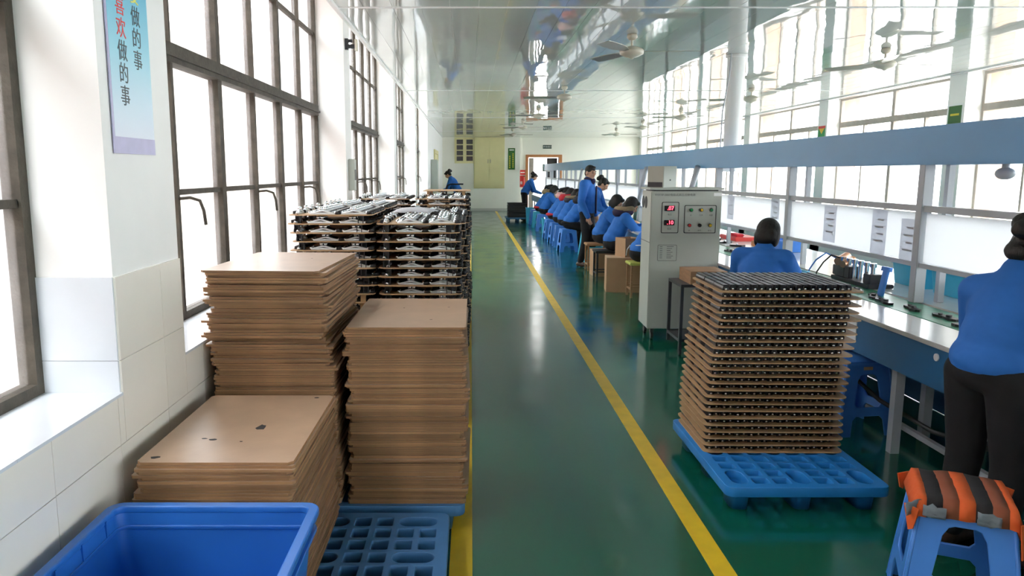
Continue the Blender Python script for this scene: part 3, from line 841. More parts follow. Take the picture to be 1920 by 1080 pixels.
def stool(loc, rz, label, kind='blue'):
    t = thing('plastic_stool', label, 'stool', loc, rz, 'plastic stools')
    for i in range(4): obj('side_panel', SM[kind][0], t, None, (0, 0, R(90*i)))
    obj('seat', SM[kind][1], t)
    return t
s1 = stool((2.40, 4.63, 0), R(8), 'plain blue plastic stool behind the tall stack of black parts')
obj('sticker', MB().box(-0.03, 0.03, -0.148, -0.1465, 0.405, 0.425).mesh('sticker', MAT['cartonin']), s1)
stool((1.775, 2.60, 0), R(-25), 'blue plastic stool with an orange striped cloth tied over its seat')
# cloth tied on the near stool
def cloth():
    t = thing('seat_cloth', 'orange, brown and black striped cloth taped over the near stool', 'cloth', (1.775, 2.60, 0.455), R(-25))
    rngc = random.Random(5); n = 14; half = 0.152
    g = [[None]*(n+1) for _ in range(n+1)]
    def P(i, j):
        u = (i/n-0.5)*2; v = (j/n-0.5)*2
        x, y = u*half*1.12, v*half*1.12
        z = 0.028 - 0.010*(u*u+v*v)
        ex = max(0, abs(u)-0.86); ey = max(0, abs(v)-0.86); e = max(ex, ey)
        z -= e*0.42 + rngc.uniform(0, 0.006)
        if ex > 0 and ey > 0: x *= 0.95; y *= 0.95; z -= 0.03
        return x*(1-0.15*ex), y*(1-0.15*ey), z
    pts = [[P(i, j) for j in range(n+1)] for i in range(n+1)]
    bands = [(0, 2, 'orangefab'), (2, 4, 'blackfab'), (4, 6, 'brownfab'), (6, 8, 'orangefab'), (8, 10, 'blackfab'), (10, 12, 'brownfab'), (12, 14, 'orangefab')]
    for a, b, mn in bands:
        m = MB(); vs = [[m.bm.verts.new(pts[i][j]) for j in range(n+1)] for i in range(a, b+1)]
        for i in range(b-a):
            for j in range(n): m.bm.faces.new((vs[i][j], vs[i+1][j], vs[i+1][j+1], vs[i][j+1]))
        o = m.build('stripe', MAT[mn], t, smooth=True); md = o.modifiers.new('s', 'SOLIDIFY'); md.thickness = 0.006; md.offset = -1
    # hanging corners and tape
    for sx, sy, L in ((-1, -1, 0.08), (1, -1, 0.12), (1, 1, 0.10), (-1, 1, 0.06)):
        m = MB(); m.prism([(-0.03, 0), (0.03, 0), (0.012, -L), (-0.006, -L-0.01)], 1, -0.002, 0.002)
        o = m.build('hanging_corner', MAT['orangefab'], t); o.location = (sx*0.168, sy*0.168, -0.018); o.rotation_euler = (0, 0, math.atan2(sy, sx) + R(90))
    for sx, sy, a in ((-0.10, -0.178, 0), (0.06, -0.180, 0), (-0.165, -0.165, 45), (0.172, -0.150, 60)):
        m = MB(); rr = random.Random(int(a)+int(sx*100)); N = 5; vs = [[m.bm.verts.new(((i/N-0.5)*0.07, rr.uniform(-0.008, 0.004), -j/N*0.045 + rr.uniform(-0.006, 0.006))) for j in range(N+1)] for i in range(N+1)]
        for i in range(N):
            for j in range(N): m.bm.faces.new((vs[i][j], vs[i+1][j], vs[i+1][j+1], vs[i][j+1]))
        o = m.build('tape', MAT['plasticwrap'], t, smooth=True); o.location = (sx, sy, 0.0); o.rotation_euler = (0, 0, R(a)); o.modifiers.new('s', 'SOLIDIFY').thickness = 0.002
cloth()

# ============================================================ WORKBENCH, BELT AND RACK
Y0B, Y1B = 1.0, 29.5
for side, (xa, xb, lab) in enumerate(((2.33, 2.64, 'long white-topped workbench with blue apron along the aisle'), (3.18, 3.75, 'long white-topped workbench beyond the white boards'))):
    t = thing('workbench', lab, 'workbench', ((xa+xb)/2, (Y0B+Y1B)/2, 0)); cx, cy = (xa+xb)/2, (Y0B+Y1B)/2
    for i in range(12):
        a = Y0B + (Y1B-Y0B)/12*i; b = a + (Y1B-Y0B)/12
        MB().box(xa-cx, xb-cx, a-cy+0.001, b-cy-0.001, 0.725, 0.75).build('table_top', MAT['tabletop'], t, bevel=0.003)
        ax = xa + 0.02 if side == 0 else xb - 0.04
        MB().box(ax-cx, ax+0.02-cx, a-cy+0.002, b-cy-0.002, 0.51, 0.722).build('apron_panel', MAT['apron'], t)
        for yy in (a+0.80, a+1.95):
            lx = (xa if side == 0 else xb-0.16)+0.10
            MB().box(lx-0.025-cx, lx+0.025-cx, yy-0.025-cy, yy+0.025-cy, 0, 0.724).build('leg', MAT['greypaint'], t)
    if side == 0:
        MB().box(2.60-cx, 2.63-cx, Y0B-cy, Y1B-cy, 0.06, 0.09).build('foot_rail', MAT['greypaint'], t)
        MB().box(2.345-cx, 2.352-cx, 4.52-cy, 4.64-cy, 0.575, 0.70).build('switch_plate', MAT['white'], t)
        MB().cyl((2.349-cx, 3.72-cy, 0.675), (2.343-cx, 3.72-cy, 0.675), 0.020).build('badge', MAT['white'], t)
t = thing('conveyor', 'green conveyor belt running between the two workbenches', 'conveyor', (2.90, 15.25, 0))
MB().box(-0.255, 0.02, -14.2, 14.2, 0.738, 0.752).build('belt', MAT['belt'], t)
MB().box(-0.255, 0.275, -14.2, 14.2, 0.60, 0.737).build('bed', MAT['greypaint'], t)
MB().box(0.06, 0.275, -14.2, 14.2, 0.738, 0.752).build('deck', MAT['tabletop'], t)
for k in range(9):
    MB().box(0.24, 0.255, -14.2 + k*3.155, -14.2 + (k+1)*3.155 - 0.004, 0.005, 0.598).build('added_skirt_panel', MAT['apron'], t)  # added dark panels, blocking the bright floor and wall seen under the bench
for k in range(10):
    MB().box(-0.2, -0.15, -14 + k*3.1, -13.95 + k*3.1, 0, 0.60).box(0.15, 0.20, -14 + k*3.1, -13.95 + k*3.1, 0, 0.60).build('support_leg', MAT['greypaint'], t)

rack = thing('overhead_rack', 'grey steel rack with blue beam and white boards above the workbench', 'rack', (2.95, 15.0, 0)); rx, ry = 2.95, 15.0
tro = MB().box(-0.07, 0.14, 1.0-ry, 30.3-ry, 1.643, 1.885).build('beam', MAT['trough'], rack, bevel=0.006)
MB().box(-0.10, 0.17, 30.3-ry, 30.7-ry, 1.60, 1.90).build('end_box', MAT['cabinet'], rack, bevel=0.006)
py = [2.85 + 2.06*i for i in range(14)]
for i, y in enumerate(py):
    MB().box(-0.06, 0.008, y-ry-0.034, y-ry+0.034, 0.7535, 1.643).build('post', MAT['greypaint'], rack, bevel=0.003)
    MB().box(0.105, 0.145, y-ry-0.02, y-ry+0.02, 0.7535, 1.643).build('post', MAT['greypaint'], rack)
    if i < len(py)-1 and i >= 4 and i % 1 == 0:
        ym = (y + py[i+1])/2
        MB().box(0.11, 0.135, ym-ry-0.012, ym-ry+0.012, 0.995, 1.643).build('post', MAT['greypaint'], rack)
for i in range(-1, len(py)):
    a = (py[i]+0.034 if i >= 0 else 1.0) - ry; b = (py[i+1]-0.034 if i+1 < len(py) else 30.2) - ry
    MB().box(-0.045, -0.005, a, b, 1.345, 1.385).build('rail', MAT['greypaint'], rack)
    MB().box(0.11, 0.14, a, b, 1.345, 1.375).build('rail', MAT['greypaint'], rack)
    MB().box(-0.045, -0.005, a, b, 0.985, 1.015).build('rail', MAT['greypaint'], rack)
    MB().box(-0.002, 0.108, a, b, 1.372, 1.378).build('shelf', MAT['greypaint'], rack)
    MB().box(-0.030, -0.022, a+0.012, b-0.012, 1.018, 1.335).build('white_board', MAT['board'], rack)
for k, (y0, y1) in enumerate(((10.4, 9.6), (12.5, 11.6), (13.2, 12.4), (20.6, 19.6))):
    MB().cyl((-0.11, y0-ry, 0.76), (-0.11, y1-ry, 1.66), 0.035, seg=14).build('brace', MAT['greypaint'], rack, smooth=True)
# lamps clipped under the beam
for y in (5.05,):
    t = thing('bulkhead_lamp', 'small grey lamp hanging under the near end of the blue beam', 'lamp', (3.0, 4.30, 1.59))
    MB().cyl((0, 0, 0.053), (0, 0, 0.03), 0.02).build('stem', MAT['greypaint'], t)
    MB().ell((0, 0, 0), (0.045, 0.06, 0.035)).build('lamp_shade', MAT['greypaint'], t, smooth=True)
# papers on the white boards
for y, z, w, h, lb in ((8.55, 1.20, 0.21, 0.26, 'printed sheet on the white board just past the grey cabinet'), (7.30, 1.25, 0.20, 0.20, 'printed sheet above the dark-haired seated worker'),
                       (6.17, 1.18, 0.21, 0.29, 'printed sheet centred on the board over the copper machine'), (5.42, 1.16, 0.20, 0.34, 'long pale sheet between two others on the white board'),
                       (5.05, 1.14, 0.18, 0.30, 'printed sheet next to the nearest grey post')):
    o = MB().box(-0.001, 0, -w/2, w/2, -h/2, h/2).build('paper_sheet', MAT['paper']); o.location = (2.9195, y, z); tag(o, lb, 'paper', 'sheets on the white boards')
    for j in range(4):
        MB().box(-0.0016, -0.001, -w*0.3, w*0.3*(1 if j % 2 else 0.4), h*0.28-j*0.05, h*0.28-j*0.05+0.012).build('print_line', MAT['faintprint'], o)
    o.visible_camera = True
# riser from the ceiling down to the beam
t = thing('duct_riser', 'white round duct dropping from the ceiling onto the blue beam', 'duct', (3.22, 9.5, 0))
MB().cyl((0, 0, 1.60), (0, 0, 2.998), 0.105, seg=24).build('pipe', MAT['white'], t, smooth=True, auto=True)
MB().cyl((0, 0, 2.97), (0, 0, 2.998), 0.125, seg=24).build('collar', MAT['white'], t, smooth=True, auto=True)
MB().box(-0.13, 0.0, -0.09, 0.09, 1.60, 1.64).build('bracket', MAT['white'], t)
o = tag(obj('hanging_cable', tube_mesh('hanging_cable', [(2.98, 9.2, 1.885), (3.0, 9.25, 2.3), (3.08, 9.3, 2.75), (3.11, 9.36, 2.995)], 0.008, MAT['greypaint'])), 'thin grey cable running up beside the white duct', 'cable')

# things on the bench
def blade_item(x, y, rz, lb, L=0.22):
    t = thing('truck_part', lb, 'part', (x, y, 0.7525), rz, 'dark parts lying on the belt')
    MB().prism([(-L/2, -0.015), (-L/2+0.03, -0.03), (0, -0.022), (L/2-0.03, -0.032), (L/2, -0.012), (L/2, 0.012), (L/2-0.04, 0.03), (0, 0.02), (-L/2+0.04, 0.03), (-L/2, 0.012)], 2, 0, 0.014).build('plate', MAT['blackpl'], t)
    MB().cyl((-0.03, 0, 0.014), (-0.03, 0, 0.026), 0.016).cyl((0.05, 0, 0.014), (0.05, 0, 0.022), 0.012).build('boss', MAT['darksteel'], t)
rngb = random.Random(21)
yy = [3.0, 3.55, 4.05, 4.35, 4.65, 4.9, 5.12, 5.38, 7.3, 7.7, 8.1, 8.5, 8.9]
for i, y in enumerate(yy):
    blade_item(2.71 + rngb.uniform(0, 0.08), y, R(90 + rngb.uniform(-30, 30)), 'flat black truck part on the green belt, %s from the camera' % ordinal(i+1), 0.22)
for i in range(9):
    y = 7.4 + i*0.42
    MB_t = thing('truck_part', 'small dark part in the far row on the conveyor deck, %s from the camera' % ordinal(i+1), 'part', (3.05, y, 0.7525), R(rngb.uniform(0, 180)), 'dark parts on the far deck')
    MB().prism([(-0.09, -0.02), (0.09, -0.025), (0.07, 0.02), (-0.06, 0.025)], 2, 0, 0.02).build('plate', MAT['blackpl'], MB_t)
    MB().cyl((0, 0, 0.02), (0, 0, 0.035), 0.015).build('boss', MAT['chrome'], MB_t)
# fixture: copper and steel clamp machine
t = thing('clamp_machine', 'copper and steel pneumatic clamp machine on the workbench', 'machine', (2.99, 5.75, 0.753))
MB().box(-0.09, 0.10, -0.28, 0.30, 0, 0.03).build('base_or_shade_plate', MAT['darksteel'], t, bevel=0.004)
for i in range(6):
    y = -0.22 + i*0.09
    MB().cyl((-0.03, y, 0.03), (-0.03, y, 0.15), 0.016).cyl((-0.03, y, 0.15), (-0.03, y, 0.18), 0.024).build('clamp_pin', MAT['chrome'], t, smooth=True, auto=True)
MB().box(-0.07, 0.03, -0.26, -0.16, 0.03, 0.10).build('block', MAT['darksteel'], t, bevel=0.004); MB().box(-0.07, 0.03, 0.05, 0.13, 0.03, 0.12).build('block', MAT['darksteel'], t, bevel=0.004)
MB().cyl((-0.06, 0.25, 0.14), (0.06, 0.36, 0.17), 0.035).cyl((-0.08, 0.14, 0.13), (0.04, 0.22, 0.16), 0.028).build('motor', MAT['copper'], t, smooth=True, auto=True)
MB().box(-0.06, 0.06, 0.15, 0.34, 0.03, 0.11).build('motor_mount', MAT['darksteel'], t, bevel=0.004)
obj('air_hose', tube_mesh('air_hose', [(-0.05, 0.30, 0.16), (-0.12, 0.34, 0.20), (-0.19, 0.36, 0.14), (-0.24, 0.36, 0.06), (-0.25, 0.35, 0.006)], 0.006, MAT['stool']), t)
obj('air_hose', tube_mesh('air_hose', [(-0.05, 0.24, 0.17), (-0.11, 0.27, 0.19), (-0.16, 0.29, 0.13), (-0.21, 0.29, 0.05), (-0.22, 0.28, 0.006)], 0.006, MAT['black']), t)
def bin_(loc, label, W, D, H, rz=0, m='cyan'):
    crate(loc, label, W, D, H, MAT[m], 'parts_bin', rz, ribs=False)
bin_((2.50, 5.90, 0.752), 'cyan plastic bin on the bench beside the dark-haired seated worker', 0.24, 0.20, 0.075, R(20))
bin_((3.42, 5.65, 0.752), 'cyan bin on the far bench, nearer the copper machine', 0.30, 0.42, 0.17)
bin_((3.42, 5.15, 0.752), 'cyan bin on the far bench, behind the nearest grey post', 0.30, 0.42, 0.17)
bin_((3.45, 4.65, 0.752), 'cyan bin on the far bench, beside the leaning worker', 0.30, 0.42, 0.17)
bin_((3.42, 8.2, 0.752), 'blue bin on the far bench past the grey cabinet', 0.30, 0.42, 0.12, 0, 'stool')
t = thing('air_regulator', 'blue upright air pipe standing by the grey post', 'pipe', (2.83, 5.17, 0.752)); MB().cyl((0, 0, 0), (0.03, 0, 0.17), 0.022).build('pipe', MAT['stool'], t, smooth=True, auto=True); MB().cyl((0.03, 0, 0.17), (0.035, 0, 0.20), 0.035).build('cap', MAT['stool'], t, smooth=True, auto=True)
t = thing('red_tray', 'red tray of small parts on the far bench', 'tray', (3.40, 9.6, 0.75)); MB().box(-0.15, 0.15, -0.3, 0.3, 0, 0.05).build('tray_base', MAT['red'], t, bevel=0.01); MB().box(-0.1, 0.0, -0.2, 0.1, 0.05, 0.08).build('contents', MAT['redcloth'], t, bevel=0.01)
t = thing('soldering_stand', 'small wooden block with a white upright rod on the bench', 'stand', (3.30, 8.75, 0.75)); MB().box(-0.04, 0.04, -0.04, 0.04, 0, 0.06).build('block', MAT['orangewood'], t, bevel=0.004); MB().cyl((0, 0, 0.06), (0, 0, 0.20), 0.008).build('rod', MAT['white'], t)

# ============================================================ CABINET
cab = thing('control_cabinet', 'grey-green steel control cabinet with red digital displays on castors', 'cabinet', (2.02, 7.33, 0), R(-1.5))
cw, cd, z0, z1 = 0.655, 0.42, 0.11, 1.42
MB().box(-cw/2, cw/2, -cd/2, cd/2, z0, z1).build('body', MAT['cabinet'], cab, bevel=0.006)
MB().box(-cw/2-0.015, cw/2+0.015, -cd/2-0.02, cd/2+0.02, z1+0.012, z1+0.032).build('top_plate', MAT['cabinet'], cab, bevel=0.004)
MB().box(-cw/2+0.03, cw/2-0.03, -cd/2+0.02, cd/2-0.02, z1, z1+0.012).build('gasket', MAT['black'], cab)
for sx in (-1, 1):
    for sy in (-1, 1):
        c = MB().box(-0.02, 0.02, -0.02, 0.02, 0.07, 0.11).build('castor', MAT['darksteel'], cab); c.location = (sx*(cw/2-0.06), sy*(cd/2-0.05), 0)
        MB().cyl((-0.012, 0.015, 0.036), (0.012, 0.015, 0.036), 0.035, seg=16).build('wheel', MAT['black'], c, smooth=True, auto=True)
fy = -cd/2 - 0.001
def cx(u): return (u-1220)/130.0*cw - cw/2          # photo pixel on the cabinet face to local x
def cz(v): return z1 - (v-358)*(z1-z0)/264.0
def outline(u0, v0, u1, v1, name, m='cabline', t=0.006):
    o = plate_mesh(name, rrect(cx(u1)-cx(u0), cz(v0)-cz(v1), 0.012, 3), [rrect(cx(u1)-cx(u0)-2*t, cz(v0)-cz(v1)-2*t, 0.009, 3)], 0.002, MAT[m])
    obj(name, o, cab, ((cx(u0)+cx(u1))/2, fy, (cz(v0)+cz(v1))/2), (R(90), 0, 0))
outline(1240, 378, 1272, 437, 'meter_outline'); outline(1282, 384, 1341, 437, 'button_outline'); outline(1235, 459, 1271, 490, 'plate_outline', 'cabgrey', 0.004)
for v, dg in ((390, '.07'), (417, '.10')):
    d = MB().box(cx(1245), cx(1264), fy-0.012, fy, cz(v+5), cz(v-5)).build('digital_display', MAT['black'], cab, bevel=0.002)
    obj('digits', text_mesh(dg, 0.05, MAT['led'], 0.0005), d, (cx(1256), fy-0.0125, cz(v)), (R(90), 0, 0))
    obj('caption', text_mesh('电压' if v < 400 else '电流', 0.020, MAT['cabgrey'], 0.0004), cab, (cx(1255), fy-0.001, cz(v+12)), (R(90), 0, 0))
for u, v, m, cp in ((1294, 393, 'greenl', '启'), (1313, 393, 'amber', '工作'), (1331, 393, 'greenl', '电源'), (1292, 422, 'red', '停'), (1311, 422, 'black', '调节'), (1330, 422, 'amber', '复位')):
    b = MB().cyl((0, 0, 0), (0, -0.014, 0), 0.017, seg=16).build('button', MAT['darksteel'], cab, smooth=True, auto=True); b.location = (cx(u), fy, cz(v))
    MB().cyl((0, -0.014, 0), (0, -0.024, 0), 0.0125, seg=16).build('button_cap', MAT[m], b, smooth=True, auto=True)
    obj('caption', text_mesh(cp, 0.017, MAT['cabgrey'], 0.0004), cab, (cx(u), fy-0.001, cz(v+10)), (R(90), 0, 0))
obj('title_lettering', text_mesh('KGCSP-2007电形式高压点继电源', 0.026, MAT['cabgrey'], 0.0004), cab, (cx(1264), fy-0.001, cz(365)), (R(90), 0, 0))
for i in range(7):
    MB().box(cx(1239), cx(1244), fy-0.001, fy, cz(463+i*3.6), cz(462+i*3.6)).box(cx(1252), cx(1265 - (i*3) % 7), fy-0.001, fy, cz(463+i*3.6), cz(462+i*3.6)).build('plate_print', MAT['cabgrey'], cab)
MB().box(cx(1335), cx(1350), fy-0.001, fy, cz(367), cz(361)).build('white_label', MAT['white'], cab)
for k in range(2):   # ventilation grilles on the side, seam and lock
    m = MB(); m.cyl((-cw/2-0.003, 0.02+k*0.13, 1.31), (-cw/2+0.002, 0.02+k*0.13, 1.31), 0.058, seg=20).build('vent', MAT['black'], cab)
MB().box(-cw/2-0.001, -cw/2, -cd/2+0.01, cd/2-0.01, 0.935, 0.942).build('side_seam', MAT['cabgrey'], cab)
# box on top
t = thing('junction_box', 'grey box standing on top of the control cabinet', 'box', (1.83, 7.33, z1+0.032), R(35))
MB().box(-0.095, 0.095, -0.10, 0.10, 0.0, 0.20).build('body', MAT['cabinet'], t, bevel=0.005)
MB().box(-0.096, -0.085, -0.09, 0.09, 0.005, 0.05).build('side_grille', MAT['darksteel'], t)
MB().cyl((0, -0.10, 0.07), (0, -0.104, 0.07), 0.008).build('screw', MAT['darksteel'], t)

# cart beside the cabinet with a wooden box
t = thing('steel_cart', 'black steel cart with wooden crate, half behind the tall stack', 'cart', (2.06, 6.72, 0))
for x in (-0.22, 0.22):
    for y in (-0.2, 0.2): MB().box(x-0.013, x+0.013, y-0.013, y+0.013, 0.05, 0.605).build('leg', MAT['darksteel'], t)
MB().box(-0.233, 0.233, -0.213, 0.213, 0.605, 0.63).build('top_frame', MAT['darksteel'], t)
MB().box(-0.233, 0.233, -0.213, 0.213, 0.12, 0.145).build('bottom_shelf', MAT['darksteel'], t)
for x in (-0.22, 0.22): MB().cyl((x-0.01, -0.2, 0.028), (x+0.01, -0.2, 0.028), 0.028).build('castor', MAT['black'], t, smooth=True, auto=True)
t = thing('wooden_crate', 'plain wooden box standing on the black steel cart', 'crate', (2.07, 6.70, 0.63))
for a in ((-0.16, 0.16, -0.18, -0.165, 0, 0.10), (-0.16, 0.16, 0.165, 0.18, 0, 0.10), (-0.16, -0.145, -0.165, 0.165, 0, 0.10), (0.145, 0.16, -0.165, 0.165, 0, 0.10), (-0.16, 0.16, -0.18, 0.18, 0.10, 0.112)):
    MB().box(*a).build('board', MAT['wood'], t)

# ============================================================ CARTONS AND SEATS NEAR THE CABINET
def carton(name, label, loc, w, d, h, rz=0, open_=True):
    t = thing(name, label, 'box', loc, rz, 'cardboard boxes'); T = 0.006
    for a in ((-w/2, w/2, -d/2, -d/2+T, 0, h), (-w/2, w/2, d/2-T, d/2, 0, h), (-w/2, -w/2+T, -d/2+T, d/2-T, 0, h), (w/2-T, w/2, -d/2+T, d/2-T, 0, h)):
        MB().box(*a).build('side', MAT['carton'], t)
    MB().box(-w/2+T, w/2-T, -d/2+T, d/2-T, 0, T).build('base', MAT['carton'], t)
    if not open_:
        for s in (-1, 1): MB().box(-w/2 if s < 0 else 0.002, -0.002 if s < 0 else w/2, -d/2, d/2, h, h+T).build('flap', MAT['cartonin'], t)
    return t
carton('carton', 'large brown carton on the floor beside the grey cabinet', (2.05, 10.2, 0), 0.44, 0.36, 0.46, R(-6), False)
carton('carton', 'smaller carton standing on top of the large brown carton', (2.13, 10.24, 0.468), 0.24, 0.26, 0.25, R(20))
carton('carton', 'brown carton on the floor behind the black metal stool', (2.06, 11.75, 0), 0.34, 0.34, 0.40, R(5), False)
def framestool(name, label, loc, w, d, h, seatm, legm, rz=0, bar=0.10):
    t = thing(name, label, 'stool', loc, rz)
    MB().box(-w/2, w/2, -d/2, d/2, h-0.035, h).build('seat', seatm, t, bevel=0.008)
    for sx in (-1, 1):
        for sy in (-1, 1): MB().box(sx*(w/2-0.03)-0.013, sx*(w/2-0.03)+0.013, sy*(d/2-0.03)-0.013, sy*(d/2-0.03)+0.013, 0, h-0.035).build('leg', legm, t)
    for sx in (-1, 1): MB().box(sx*(w/2-0.03)-0.009, sx*(w/2-0.03)+0.009, -d/2+0.043, d/2-0.043, bar, bar+0.018).build('crossbar', legm, t)
    for sy in (-1, 1): MB().box(-w/2+0.043, w/2-0.043, sy*(d/2-0.03)-0.009, sy*(d/2-0.03)+0.009, bar+0.03, bar+0.048).build('crossbar', legm, t)
framestool('metal_stool', 'black metal-legged stool under the worker with the fur hood', (2.03, 11.22, 0), 0.40, 0.36, 0.45, MAT['black'], MAT['darksteel'])
framestool('wooden_stool', 'wooden stool with yellow-green seat beside the grey cabinet', (2.18, 9.70, 0), 0.32, 0.32, 0.455, MAT['seatgreen'], MAT['wood'])
framestool('wooden_stool', 'brown wooden stool beneath the worker behind the standing man', (2.05, 12.35, 0), 0.36, 0.34, 0.45, MAT['wood'], MAT['wood'])
bin_((2.10, 12.95, 0.0), 'cyan bin on the floor behind the standing man', 0.34, 0.30, 0.33)

# ============================================================ CEILING FANS
def fan_meshes():
    mo = MB().lathe([(0.02, 0.05), (0.05, 0.045), (0.11, 0.02), (0.125, 0.0), (0.12, -0.03), (0.07, -0.055), (0.03, -0.065), (0.012, -0.08)], seg=24).mesh('motor', MAT['fan'], True)
    b = MB(); N = 8; W = []
    for i in range(N+1):
        f = i/N; x = 0.12 + f*0.56; hw = 0.028 + 0.042*min(1, f*3) * (1 if f < 0.95 else 0.85)
        z = 0.0; tw = 0.18
        W.append([b.bm.verts.new((x, s*hw, z + s*hw*tw + tz)) for s, tz in ((-1, 0.002), (1, 0.002), (1, -0.002), (-1, -0.002))])
    for p, q in zip(W, W[1:]):
        for i in range(4): b.bm.faces.new((p[i], p[(i+1) % 4], q[(i+1) % 4], q[i]))
    b.bm.faces.new(W[0]); b.bm.faces.new(W[-1])
    return mo, b.mesh('blade', MAT['fanblade']), MB().cyl((0, 0, 0), (0, 0, 0.12), 0.012, seg=10).mesh('down_rod', MAT['fan']), MB().lathe([(0.05, 0.0), (0.055, -0.03), (0.03, -0.06)], seg=16).mesh('canopy', MAT['fan'], True)
FM = fan_meshes()
fans = [(1.66, 8.1, -5, 'nearest ceiling fan above the aisle'), (1.55, 12.9, 50, 'second ceiling fan above the aisle line'), (1.50, 17.2, 80, 'third ceiling fan above the aisle line'), (1.45, 21.5, 20, 'fourth ceiling fan above the aisle line'), (1.40, 25.8, 5, 'farthest ceiling fan above the aisle line'),
        (4.76, 9.0, 8, 'ceiling fan in front of the bright windows, nearest of that row'), (4.76, 13.2, 35, 'ceiling fan right behind the white duct'), (4.80, 17.7, 65, 'third ceiling fan along the bright windows'), (4.80, 21.6, 95, 'fourth ceiling fan along the bright windows'), (4.80, 25.5, 0, 'farthest ceiling fan along the bright windows')]
for x, y, a, lb in fans:
    t = thing('ceiling_fan', 'white three-blade ' + lb, 'fan', (x, y, 2.83), R(a), 'three-blade ceiling fans')
    obj('motor', FM[0], t); obj('down_rod', FM[2], t, (0, 0, 0.045)); obj('canopy', FM[3], t, (0, 0, 0.168))
    for k in range(3): obj('blade', FM[1], t, (0, 0, -0.005), (0, 0, R(120*k)))

# ============================================================ SIGNS AND WALL ITEMS
b = thing('wall_banner', 'blue banner with Chinese lettering on the white pillar between windows', 'banner', (XL + 0.004, 2.51, 1.66))
MB().box(0, 0.004, 0.012, 0.322, 0.055, 1.20).build('print', MAT['banner'], b)
MB().box(0, 0.0035, 0.0, 0.325, 0.0, 0.055).box(0, 0.0035, 0.0, 0.012, 0.055, 1.20).build('border', MAT['lavender'], b)
def btext(ch, y, z, m, s=0.072):
    o = obj('lettering', text_mesh(ch, s, MAT[m], 0.0004), b, (0.0048, y, z), (R(90), 0, R(90)))
for k, (ch, m) in enumerate((('做', 'blackprint'), ('喜', 'redprint'), ('欢', 'redprint'), ('做', 'blackprint'), ('的', 'blackprint'), ('事', 'blackprint'))):
    btext(ch, 0.105, 0.555 - 0.0735*k, m)
for k, (ch, m) in enumerate((('需', 'ylwprint'), ('要', 'ylwprint'), ('做', 'blackprint'), ('的', 'blackprint'), ('事', 'blackprint'))):
    btext(ch, 0.222, 0.612 - 0.0735*k, m)
def sign(name, label, loc, w, h, m, axis='y'):
    t = thing(name, label, 'sign', loc, 0 if axis == 'y' else R(90))
    MB().box(-w/2, w/2, -0.012, 0, -h/2, h/2).build('panel', m, t, bevel=0.003)
    return t
t = sign('wall_sign', 'tall green sign with yellow lettering beside the cream cupboard', (1.67, 31.598, 2.12), 0.29, 0.87, MAT['greensign'])
rs = random.Random(2)
for cxx in (-0.07, 0.06):
    for k in range(7 if cxx < 0 else 8):
        MB().box(cxx-0.022, cxx+0.022, -0.014, -0.012, 0.20-k*0.075-0.022 - (0.1 if cxx < 0 else 0), 0.20-k*0.075+0.022 - (0.1 if cxx < 0 else 0)).build('character', MAT['yellowprint'], t)
MB().box(-0.09, 0.10, -0.014, -0.012, 0.34, 0.38).build('heading', MAT['white'], t)
t = sign('exit_sign', 'dark green exit sign with white characters above the door', (3.17, 31.99, 2.62), 0.36, 0.15, MAT['exitgreen'])
obj('lettering', text_mesh('安全出口', 0.085, MAT['white'], 0.0005), t, (0, -0.0135, 0), (R(90), 0, 0))
t = sign('fire_sign', 'red fire notice with extinguishers on the far wall beside the door', (2.16, 31.99, 1.57), 0.22, 0.20, MAT['red'])
MB().box(-0.09, 0.09, -0.014, -0.012, -0.02, 0.02).build('lettering_bar', MAT['white'], t)
t = sign('fire_sign', 'red hose cabinet panel under the fire notice', (2.14, 31.99, 1.20), 0.20, 0.48, MAT['red'])
MB().box(-0.07, 0.07, -0.014, -0.012, -0.12, 0.0).build('white_patch', MAT['white'], t)
t = thing('fire_extinguisher', 'red fire extinguisher hanging below the red notice', 'extinguisher', (2.20, 31.93, 1.0))
MB().lathe([(0.05, 0), (0.055, 0.02), (0.055, 0.30), (0.03, 0.36), (0.018, 0.40)], seg=16).build('cylinder', MAT['red'], t, smooth=True, auto=True); MB().box(-0.02, 0.05, -0.012, 0.012, 0.40, 0.43).build('handle', MAT['black'], t)
for yc, m1, z0, z1, w, lb in ((11.2, 'greensign', 2.02, 2.54, 0.30, 'green poster on the window pillar nearest the camera'), (15.4, 'greenl', 2.00, 2.50, 0.30, 'green, red and yellow poster on the second window pillar')):
    t = thing('pillar_poster', lb, 'poster', (XR-0.004, yc, 0)); MB().box(-0.004, 0, -w/2, w/2, 2.0, z1).build('sheet', MAT[m1], t)
    if m1 == 'greenl':
        MB().box(-0.006, -0.004, -w/2, w/2, z1-0.05, z1).build('red_band', MAT['red'], t); MB().prism([(-0.12, z1-0.05), (0.12, z1-0.05), (0, z1-0.16)], 0, -0.006, -0.004).build('yellow_triangle', MAT['amber'], t)
    else: MB().box(-0.006, -0.004, -0.10, 0.10, z1-0.14, z1-0.11).build('lettering_band', MAT['yellowprint'], t)
    MB().box(-0.002, 0.002, -w/2-0.03, w/2+0.03, 1.97, z1+0.03).build('border', MAT['white'], t)
t = thing('electric_box', 'grey electrical box on the white wall beside the far yellow door', 'box', (XL+0.009, 22.3, 1.0)); MB().box(0, 0.18, 0, 0.6, 0, 0.95).build('housing', MAT['cabinet'], t, bevel=0.01); MB().box(0.18, 0.19, 0.04, 0.56, 0.04, 0.91).build('door_panel', MAT['cabinet'], t)
